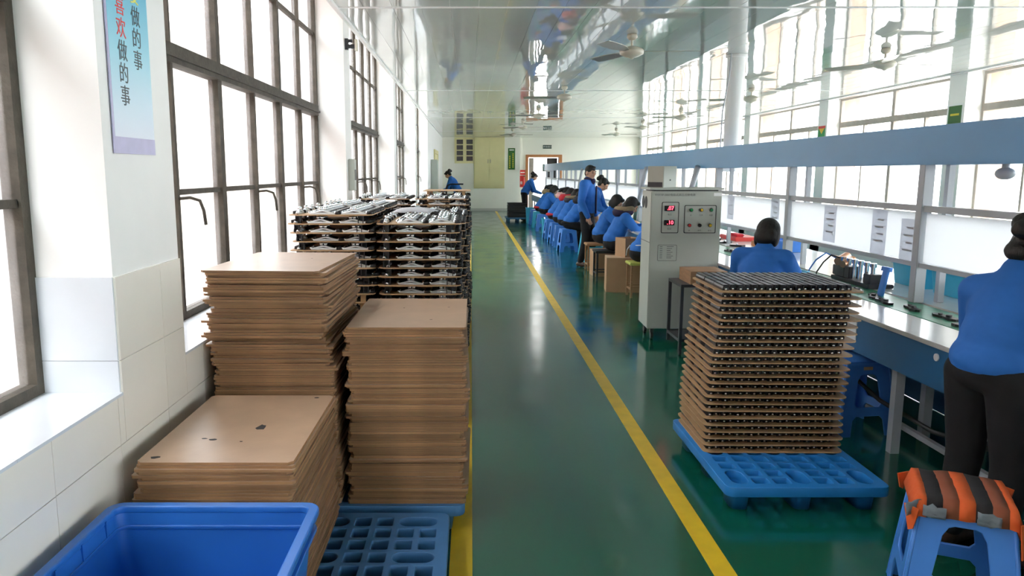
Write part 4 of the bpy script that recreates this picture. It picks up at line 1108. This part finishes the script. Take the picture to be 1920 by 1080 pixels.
t = thing('socket_box', 'small grey socket box on the pillar past the second window', 'box', (XL, 7.30, 1.42)); MB().box(0, 0.06, 0, 0.12, 0, 0.30).build('housing', MAT['cabinet'], t, bevel=0.006); MB().box(0.06, 0.064, 0.02, 0.10, 0.1, 0.2).build('switch', MAT['cabgrey'], t)
t = thing('cable_bracket', 'small dark cable bracket high on the pillar under the ceiling', 'bracket', (XL, 7.28, 2.72)); MB().box(0, 0.03, 0, 0.03, 0, 0.10).cyl((0.03, 0.015, 0.03), (0.10, 0.015, 0.03), 0.02).cyl((0.03, 0.015, 0.08), (0.07, 0.015, 0.08), 0.015).build('arm', MAT['darksteel'], t); MB().box(0.095, 0.115, -0.02, 0.05, -0.01, 0.09).build('insulator', MAT['fan'], t)
# far pallets of parts by the aisle end
t = thing('plastic_pallet', 'dark blue pallet under the black bins at the far aisle end', 'pallet', (1.52, 25.0, 0)); obj('deck', pm_dark[0], t, (0, 0, PAL_H-0.024))
for p in pm_dark[2]: obj('foot', pm_dark[1], t, (p[0], p[1], 0))
for k in range(5):
    o = MB().prism(rrect(0.62, 0.80, 0.03, 3), 2, 0, 0.085).build('parts_tray', MAT['black']); o.location = (1.52, 25.0, PAL_H + 0.092*k)
    MB().box(-0.32, 0.32, -0.41, 0.41, 0.072, 0.085).build('rim', MAT['darksteel'], o)
    tag(o, 'black parts tray at the far aisle end, %s from the floor' % ordinal(k+1), 'tray', 'black trays at the far aisle end')
bin_((1.90, 23.9, 0), 'teal bin on the floor beside the far black trays', 0.34, 0.40, 0.48)
bin_((2.00, 20.1, 0), 'teal bin on the floor between the far worker stools', 0.24, 0.26, 0.36)
# trolley with curved handle
t = thing('trolley', 'black tubular trolley handle beyond the truck stacks', 'trolley', (-0.55, 24.6, 0))
obj('handle', tube_mesh('handle', [(-0.25, 0, 0.2), (-0.25, 0, 1.05), (-0.21, 0, 1.16), (-0.10, 0, 1.20), (0.30, 0, 1.20)], 0.02, MAT['black']), t)
obj('handle', tube_mesh('handle', [(-0.25, 0.5, 0.2), (-0.25, 0.5, 1.05), (-0.21, 0.5, 1.16), (-0.10, 0.5, 1.20), (0.30, 0.5, 1.20)], 0.02, MAT['black']), t)
MB().box(-0.28, 0.55, -0.05, 0.55, 0.16, 0.20).build('platform', MAT['darksteel'], t)
for x in (-0.2, 0.45):
    for y in (0.02, 0.48): MB().cyl((x, y-0.02, 0.08), (x, y+0.02, 0.08), 0.08).build('wheel', MAT['black'], t, smooth=True, auto=True)

# motor and cable under the bench
t = thing('drive_motor', 'black drive motor under the workbench behind the plain blue stool', 'motor', (2.62, 5.30, 0.30))
MB().cyl((0, -0.16, 0.08), (0, 0.12, 0.08), 0.10, seg=18).build('housing', MAT['black'], t, smooth=True, auto=True)
MB().cyl((0, -0.20, 0.08), (0, -0.16, 0.08), 0.03, seg=12).build('shaft', MAT['chrome'], t, smooth=True, auto=True)
MB().box(-0.10, 0.10, -0.12, 0.10, -0.30, -0.02).build('mount', MAT['darksteel'], t)
o = obj('power_cable', tube_mesh('power_cable', [(2.50, 5.2, 0.40), (2.45, 4.9, 0.34), (2.46, 4.4, 0.24), (2.48, 3.9, 0.22), (2.47, 3.4, 0.30), (2.50, 3.0, 0.36)], 0.013, MAT['black']))
tag(o, 'thick black cable sagging under the near workbench', 'cable')

# ============================================================ PEOPLE
def head_shapes(b, M4):
    b.ell((0, -0.008, 0.022), (0.076, 0.093, 0.098), mtx=M4)
    b.ell((0, 0.028, -0.045), (0.056, 0.062, 0.068), mtx=M4)
    b.ell((0, 0.052, -0.085), (0.030, 0.030, 0.024), mtx=M4)
    b.cap((0, 0.088, 0.015), (0, 0.108, -0.022), 0.009, 0.014, M4); b.ell((0, 0.098, -0.028), (0.017, 0.012, 0.009), mtx=M4)
    b.ell((0, 0.082, -0.058), (0.026, 0.014, 0.010), mtx=M4)
    for s in (-1, 1):
        b.ell((s*0.079, -0.005, -0.008), (0.011, 0.022, 0.034), (0, 0, s*0.3), mtx=M4)
        b.ell((s*0.043, 0.068, -0.012), (0.022, 0.016, 0.018), mtx=M4); b.ell((s*0.034, 0.080, 0.032), (0.028, 0.010, 0.008), mtx=M4)
def hand_shapes(b, wrist, dirv, palm_n, side, curl=0.5):
    """palm and five fingers; dirv along the fingers, palm_n out of the palm, side +1/-1 thumb side"""
    d = Vector(dirv).normalized(); n = Vector(palm_n); n = (n - d*n.dot(d)).normalized(); x = d.cross(n)*side
    W = Vector(wrist); T = Matrix((( x.x, d.x, n.x, W.x), (x.y, d.y, n.y, W.y), (x.z, d.z, n.z, W.z), (0, 0, 0, 1)))
    b.ell((0, 0.045, 0), (0.040, 0.055, 0.017), mtx=T)
    for fx, L, r in ((0.030, 0.068, 0.0085), (0.010, 0.078, 0.009), (-0.011, 0.072, 0.0085), (-0.031, 0.056, 0.008)):
        a = Vector((fx, 0.085, 0)); c1 = curl*0.7; p1 = a + Vector((0, math.cos(c1), math.sin(c1)))*L*0.5; c2 = curl*1.7; p2 = p1 + Vector((0, math.cos(c2), math.sin(c2)))*L*0.5
        b.cap(a, p1, r, r*0.95, T, 8); b.cap(p1, p2, r*0.95, r*0.8, T, 8)
    a = Vector((0.032, 0.025, 0.004)); p1 = a + Vector((0.026, 0.030, 0.010)); p2 = p1 + Vector((0.004, 0.030, 0.012))
    b.cap(a, p1, 0.013, 0.010, T, 8); b.cap(p1, p2, 0.010, 0.008, T, 8)

def pose_meshes(P, voxel=0.010, female=True, hair='bob', male=False):
    """P: joints in local space, facing +Y, origin on the floor below the pelvis"""
    V = {k: Vector(v) for k, v in P.items() if k not in ('hp', 'hy', 'hr')}
    HM = Matrix.Translation(V['head']) @ Euler((R(P.get('hp', 0)), R(P.get('hr', 0)), R(P.get('hy', 0))), 'ZXY').to_matrix().to_4x4() if False else \
         Matrix.Translation(V['head']) @ Matrix.Rotation(R(P.get('hy', 0)), 4, 'Z') @ Matrix.Rotation(R(P.get('hp', 0)), 4, 'X')
    b = MB(); head_shapes(b, HM)
    nk = V['neck']; b.cap(HM @ Vector((0, -0.025, -0.05)), nk, 0.052, 0.058)
    ch, pe = V['chest'], V['pelvis']
    up = (nk-pe).normalized(); rot = Vector((0, 0, 1)).rotation_difference(up).to_euler()
    sw = 0.165 if female else 0.190
    b.ell(ch, (sw*0.80, 0.085, 0.17), rot); b.ell((ch+pe)/2, (0.11, 0.08, 0.17), rot); b.ell(pe, (0.13, 0.09, 0.10))
    J = MB(); T = MB()
    J.ell(ch, (sw*1.04, 0.132, 0.19), rot); J.ell((ch*0.55+pe*0.45), (sw*0.98, 0.138, 0.20), rot); J.ell(pe + up*0.05, (sw*1.03, 0.150, 0.13), rot)
    J.ell(nk - up*0.035, (0.105, 0.085, 0.055), rot)
    J.cap(nk - up*0.03, nk + up*0.012, 0.082, 0.074)
    for s, sd in (('l', -1), ('r', 1)):
        sh, el, wr = V['sh_'+s], V['el_'+s], V['wr_'+s]
        b.cap(nk - up*0.06, sh, 0.05, 0.045); b.cap(sh, el, 0.045, 0.036); b.cap(el, wr, 0.036, 0.024)
        hd = V.get('hd_'+s, (wr-el).normalized()); pn = V.get('pn_'+s, Vector((0, 0, -1)))
        hand_shapes(b, wr, hd, pn, 1 if (s == 'l') else -1, 0.5)
        J.cap(nk - up*0.07, sh, 0.085, 0.082); J.cap(sh, el, 0.080, 0.062); J.cap(el, wr, 0.062, 0.046); J.cap(wr - (wr-el).normalized()*0.05, wr, 0.048, 0.046)
        hp, kn, an = V['hp_'+s], V['kn_'+s], V['an_'+s]
        b.cap(hp, kn, 0.070, 0.050); b.cap(kn, an, 0.050, 0.035)
        ft = V['ft_'+s]; b.cap(an, (an+ft)/2 - Vector((0, 0, 0.02)), 0.034, 0.030); b.cap((an+ft)/2 - Vector((0, 0, 0.02)), ft, 0.030, 0.022)
        T.cap(pe, hp, 0.10, 0.098); T.cap(hp, kn, 0.096, 0.073); T.cap(kn, an + (kn-an).normalized()*0.02, 0.073, 0.056)
    T.ell(pe, (0.165, 0.125, 0.11))
    body = remesh(b, 'body', MAT['skin'], voxel, 2)
    jac = remesh(J, 'jacket', MAT['jacket'], 0.013, 5); tro_ = remesh(T, 'trousers', MAT['trousers'], 0.014, 4)
    shoes = []
    for s in ('l', 'r'):
        an, ft = V['an_'+s], V['ft_'+s]; S = MB()
        S.cap(an - Vector((0, 0, 0.012)), an - Vector((0, 0, 0.035)), 0.044, 0.043); S.cap(an - Vector((0, 0, 0.04)), ft + Vector((0, 0, 0.005)), 0.043, 0.038)
        heel = an - (ft-an)*0.25; S.ell((heel.x, heel.y, ft.z+0.008), (0.040, 0.045, 0.038))
        mid = (heel+ft)/2; z = ft.z
        shoes.append(remesh(S, 'shoe', MAT['shoe'], 0.010, 3))
    H = MB()
    if hair == 'bob':
        H.ell((0, -0.022, 0.035), (0.090, 0.100, 0.100), mtx=HM); H.ell((0, -0.055, -0.035), (0.086, 0.062, 0.085), mtx=HM)
        for s in (-1, 1): H.ell((s*0.070, -0.010, -0.02), (0.024, 0.058, 0.085), mtx=HM)
        H.ell((0, 0.055, 0.082), (0.068, 0.040, 0.032), (0.5, 0, 0), mtx=HM)
    elif hair == 'bun':
        H.ell((0, -0.022, 0.030), (0.086, 0.098, 0.098), mtx=HM); H.ell((0, -0.06, -0.03), (0.075, 0.05, 0.06), mtx=HM)
        H.ell((0, -0.125, 0.075), (0.060, 0.055, 0.055), mtx=HM); H.ell((0.02, -0.15, 0.03), (0.04, 0.04, 0.045), mtx=HM)
        H.ell((0, 0.055, 0.082), (0.062, 0.035, 0.028), (0.5, 0, 0), mtx=HM)
    elif hair == 'pony':
        H.ell((0, -0.022, 0.033), (0.087, 0.100, 0.099), mtx=HM); H.ell((0, -0.06, -0.03), (0.074, 0.05, 0.06), mtx=HM)
        H.cap((0, -0.10, 0.03), (0, -0.15, -0.06), 0.035, 0.045, HM); H.cap((0, -0.15, -0.06), (0.01, -0.13, -0.16), 0.045, 0.02, HM)
        H.ell((0, 0.055, 0.082), (0.064, 0.038, 0.030), (0.5, 0, 0), mtx=HM)
    else:
        H.ell((0, -0.012, 0.040), (0.081, 0.096, 0.090), mtx=HM); H.ell((0, 0.050, 0.090), (0.056, 0.034, 0.026), (0.5, 0, 0), mtx=HM); H.ell((0, -0.055, -0.015), (0.070, 0.045, 0.06), mtx=HM)
    hairm = remesh(H, 'hair', MAT['hair'], 0.009, 2)
    E = MB(); 
    eye = [MB().ell((s*0.032, 0.085, 0.010), (0.013, 0.008, 0.006), seg=8, rings=6, mtx=HM).mesh('eye', MAT['hair'], True) for s in (-1, 1)]
    brow = [MB().ell((s*0.034, 0.087, 0.034), (0.018, 0.006, 0.004), seg=8, rings=6, mtx=HM).mesh('eyebrow', MAT['hair'], True) for s in (-1, 1)]
    mouth = MB().ell((0, 0.094, -0.058), (0.021, 0.006, 0.005), seg=8, rings=6, mtx=HM).mesh('mouth', MAT['lips'], True)
    return dict(body=body, jacket=jac, trousers=tro_, shoes=shoes, hair=hairm, eye=eye, brow=brow, mouth=mouth, HM=HM, nk=nk, up=up, rot=rot, V=V)

def person(D, loc, face_deg, label, jacket=None, hood=None, scale=1.0, sash=False, hem=None):
    """face_deg: direction faced, 0 = +X (towards the bench), 90 = +Y (away)"""
    t = thing('person', label, 'person', loc, R(face_deg - 90))
    t.scale = scale if isinstance(scale, tuple) else (scale, scale, scale)
    bo = obj('body', D['body'], t)
    for m in D['eye']: obj('eye', m, bo)
    for m in D['brow']: obj('eyebrow', m, bo)
    obj('mouth', D['mouth'], bo)
    obj('jacket', D['jacket'], t); obj('trousers', D['trousers'], t); obj('hair', D['hair'], t)
    for m in D['shoes']: obj('shoe', m, t)
    if hood:
        nk = D['nk']; up = D['up']; q = Vector((0, 0, 1)).rotation_difference(up).to_matrix().to_4x4()
        M4 = Matrix.Translation(nk) @ q
        for nm, rr, tube, mt, dz, dy, tilt in (('hood', 0.105, 0.050, hood[0], -0.005, -0.045, 0.45), ('hood_trim', 0.122, 0.036, hood[1], 0.050, -0.050, 0.55)):
            b = MB(); n = 20; mm = 10; g = []
            for i in range(n):
                a = 2*math.pi*i/n; row = []
                for j in range(mm):
                    c = 2*math.pi*j/mm; back = 1.0 + 0.35*max(0, -math.sin(a))
                    rad = rr + tube*math.cos(c)*back
                    p = Vector((rad*math.cos(a), rad*math.sin(a)*0.95, tube*math.sin(c)*back))
                    p = Matrix.Rotation(tilt, 3, 'X') @ p + Vector((0, dy, dz))
                    row.append(b.bm.verts.new(M4 @ p))
                g.append(row)
            for i in range(n):
                for j in range(mm): b.bm.faces.new((g[i][j], g[(i+1) % n][j], g[(i+1) % n][(j+1) % mm], g[i][(j+1) % mm]))
            b.build(nm, MAT[mt], t, smooth=True)
    if sash:
        pe = D['V']['pelvis'] + D['up']*0.12
        pts = [pe + Vector((0.185*math.cos(a), 0.158*math.sin(a), 0.02*math.cos(a))) for a in [2*math.pi*i/24 for i in range(24)]]
        obj('apron_string', tube_mesh('apron_string', pts, 0.006, MAT['white'], True), t)
        obj('apron_string', tube_mesh('apron_string', [pe + Vector(v) for v in ((-0.06, -0.165, 0), (-0.10, -0.19, -0.06), (-0.13, -0.19, -0.14))], 0.006, MAT['white']), t)
    if hem:
        pe = D['V']['pelvis']
        b = MB(); b.ell(pe + Vector((0, -0.01, 0.02)), (0.178, 0.160, 0.055)); obj('sweater_hem', remesh(b, 'sweater_hem', MAT[hem], 0.014, 2), t)
    return t

def seated(lean=0.18, hp=-35, twist=0.0, seat=0.46):
    z = seat
    return dict(pelvis=(0, 0, z+0.10), chest=(0, lean*0.72, z+0.37), neck=(0, lean+0.03, z+0.535), head=(0, lean+0.10, z+0.645), hp=hp, hy=twist,
                sh_l=(-0.165, lean*0.95, z+0.475), sh_r=(0.165, lean*0.95, z+0.475), el_l=(-0.235, lean+0.14, z+0.29), el_r=(0.235, lean+0.14, z+0.29),
                wr_l=(-0.12, lean+0.34, z+0.345), wr_r=(0.12, lean+0.34, z+0.345), pn_l=(0.2, 0, -1), pn_r=(-0.2, 0, -1), hd_l=(0.3, 0.9, 0), hd_r=(-0.3, 0.9, 0),
                hp_l=(-0.09, 0.03, z+0.085), hp_r=(0.09, 0.03, z+0.085), kn_l=(-0.11, 0.36, z-0.01), kn_r=(0.11, 0.36, z-0.01),
                an_l=(-0.11, 0.30, 0.085), an_r=(0.11, 0.30, 0.085), ft_l=(-0.12, 0.43, 0.040), ft_r=(0.12, 0.43, 0.040))
def standing(lean=0.0, H=1.0, hp=0, hy=0, arms='down', zdrop=0.0):
    d = dict(pelvis=(0, 0, 0.93), chest=(0, 0.02+lean*0.55, 1.24-lean*0.12), neck=(0, 0.01+lean, 1.44-lean*0.32), head=(0, 0.045+lean*1.25, 1.575-lean*0.42), hp=hp, hy=hy,
             sh_l=(-0.185, 0.0+lean*0.9, 1.385-lean*0.30), sh_r=(0.185, 0.0+lean*0.9, 1.385-lean*0.30),
             hp_l=(-0.095, 0, 0.90), hp_r=(0.095, 0, 0.90), kn_l=(-0.105, 0.03, 0.49), kn_r=(0.105, 0.03, 0.49),
             an_l=(-0.11, -0.01, 0.085), an_r=(0.11, -0.01, 0.085), ft_l=(-0.135, 0.13, 0.040), ft_r=(0.135, 0.13, 0.040))
    if arms == 'down':
        d.update(el_l=(-0.255, -0.03, 1.10), el_r=(0.265, -0.02, 1.10), wr_l=(-0.25, 0.08, 0.87), wr_r=(0.255, 0.10, 0.86),
                 hd_l=(0.05, 0.25, -1), hd_r=(-0.05, 0.30, -1), pn_l=(1, 0.2, 0), pn_r=(-1, 0.2, 0))
    else:
        d.update(el_l=(-0.24, lean+0.08, 1.10-lean*0.35), el_r=(0.24, lean+0.08, 1.10-lean*0.35), wr_l=(-0.14, lean+0.30, 1.02-lean*0.35), wr_r=(0.14, lean+0.30, 1.02-lean*0.35),
                 hd_l=(0.3, 0.9, -0.1), hd_r=(-0.3, 0.9, -0.1), pn_l=(0, 0, -1), pn_r=(0, 0, -1))
    return d
PA = pose_meshes(seated(0.18, -38), 0.011, hair='bob')
PB = pose_meshes(seated(0.24, -45), 0.011, hair='pony')
PC = pose_meshes(seated(0.16, -34, -8), 0.011, hair='bob')
man_p = standing(0.0, hp=-8, hy=-28)
man_p.update(kn_l=(-0.10, 0.06, 0.49), an_l=(-0.11, 0.09, 0.085), ft_l=(-0.14, 0.23, 0.04), an_r=(0.11, -0.06, 0.085), ft_r=(0.135, 0.08, 0.04))
PM = pose_meshes(man_p, 0.0085, female=False, hair='short', male=True)
PS = pose_meshes(standing(0.24, hp=-40, arms='work'), 0.011, hair='bun')
pl = standing(0.09, hp=-36, arms='work')
pl.update(sh_l=(-0.150, 0.07, 1.275), sh_r=(0.150, 0.07, 1.275), chest=(0, 0.07, 1.20), neck=(0, 0.10, 1.38), head=(0, 0.165, 1.475), el_l=(-0.22, 0.15, 1.03), el_r=(0.22, 0.15, 1.03))
PL = pose_meshes(pl, 0.011, hair='bun')

mn = person(PM, (1.96, 12.85, 0), -26, 'standing man in blue jacket and dark trousers looking over the line', scale=1.005)
# open jacket edge and dark collar of the man
b = MB(); b.cap((0, 0.055, 1.38), (0, 0.09, 1.44), 0.045, 0.05); b.ell((0, 0.02, 1.475), (0.085, 0.085, 0.035)); obj('dark_collar', remesh(b, 'dark_collar', MAT['hood'], 0.010, 2), mn)
obj('jacket_placket', MB().box(-0.018, 0.018, 0.148, 0.166, 0.90, 1.36).mesh('jacket_placket', MAT['hood']), mn)

person(PL, (2.105, 2.98, 0), 14, 'person with hair in a bun leaning over the near workbench', scale=(1.0, 1.0, 0.868))
person(PA, (2.16, 5.72, 0), 52, 'seated worker with a dark bob, behind the tall stack of black parts')
stool((2.16, 5.72, 0), R(20), 'blue stool beneath the dark-bobbed worker behind the tall stack', 'blue')
person(PB, (2.17, 9.72, 0), 10, 'seated worker with white apron string, half behind the grey cabinet', sash=True)
person(PA, (2.08, 11.20, 0), 0, 'seated worker wearing a dark hood with beige fur trim', hood=('hood', 'fur'))
person(PC, (2.10, 12.35, 0), -15, 'seated bareheaded worker directly behind the standing man')
person(PS, (2.10, 13.95, 0), -20, 'standing worker whose face shows behind the standing man', scale=0.93)
row = [(15.35, PB, ('grey_cl', 'grey_cl'), 'blue', 'seated worker with charcoal hood, nearest in the far row', 'trousers', 'blue stool with a worker in charcoal hood, beside the aisle line'),
       (16.30, PA, ('grey_cl', 'fur'), 'blue', 'seated worker with tan-trimmed grey hood, second in the far row', None, 'blue stool beneath the second worker of the far row'),
       (17.25, PA, ('redcloth', 'redcloth'), 'blue', 'seated worker with a bright red hood in the far row', None, 'blue stool beneath the worker with the red hood'),
       (18.45, PB, ('pink', 'pink'), 'blue', 'seated worker with a pink hood in the far row', 'redcloth', 'blue stool beneath the worker with the pink hood'),
       (20.70, PA, None, 'blue', 'seated worker without a hood, fifth in the far row', 'trousers', 'blue stool beneath the fifth worker of the far row'),
       (22.10, PB, ('fur', 'fur'), 'cyan', 'seated worker with tan hood, sixth in the far row', 'redcloth', 'cyan stool beneath the sixth worker of the far row')]
for y, D, hd, kind, lb, hem, slb in row:
    person(D, (1.98, y, 0), 0, lb, hood=hd, hem=hem); stool((1.96, y, 0), R(random.uniform(-6, 6)), slb, kind)
stool((1.98, 23.3, 0), R(3), 'empty blue stool at the far end of the worker row')
person(PS, (1.74, 24.9, 0), 5, 'standing worker at the far end of the row near the door', scale=0.97)
person(PS, (-0.42, 25.4, 0), 170, 'dark-haired person in blue by the trolley at the far wall', scale=1.02)
for y, k, lb in ((14.6, 'cyan', 'cyan stool tucked under the bench behind the standing man'), (19.3, 'cyan', 'cyan stool under the bench between the far workers')):
    stool((2.30, y, 0), R(4), lb, k)

bpy.data.scenes.remove(TS)
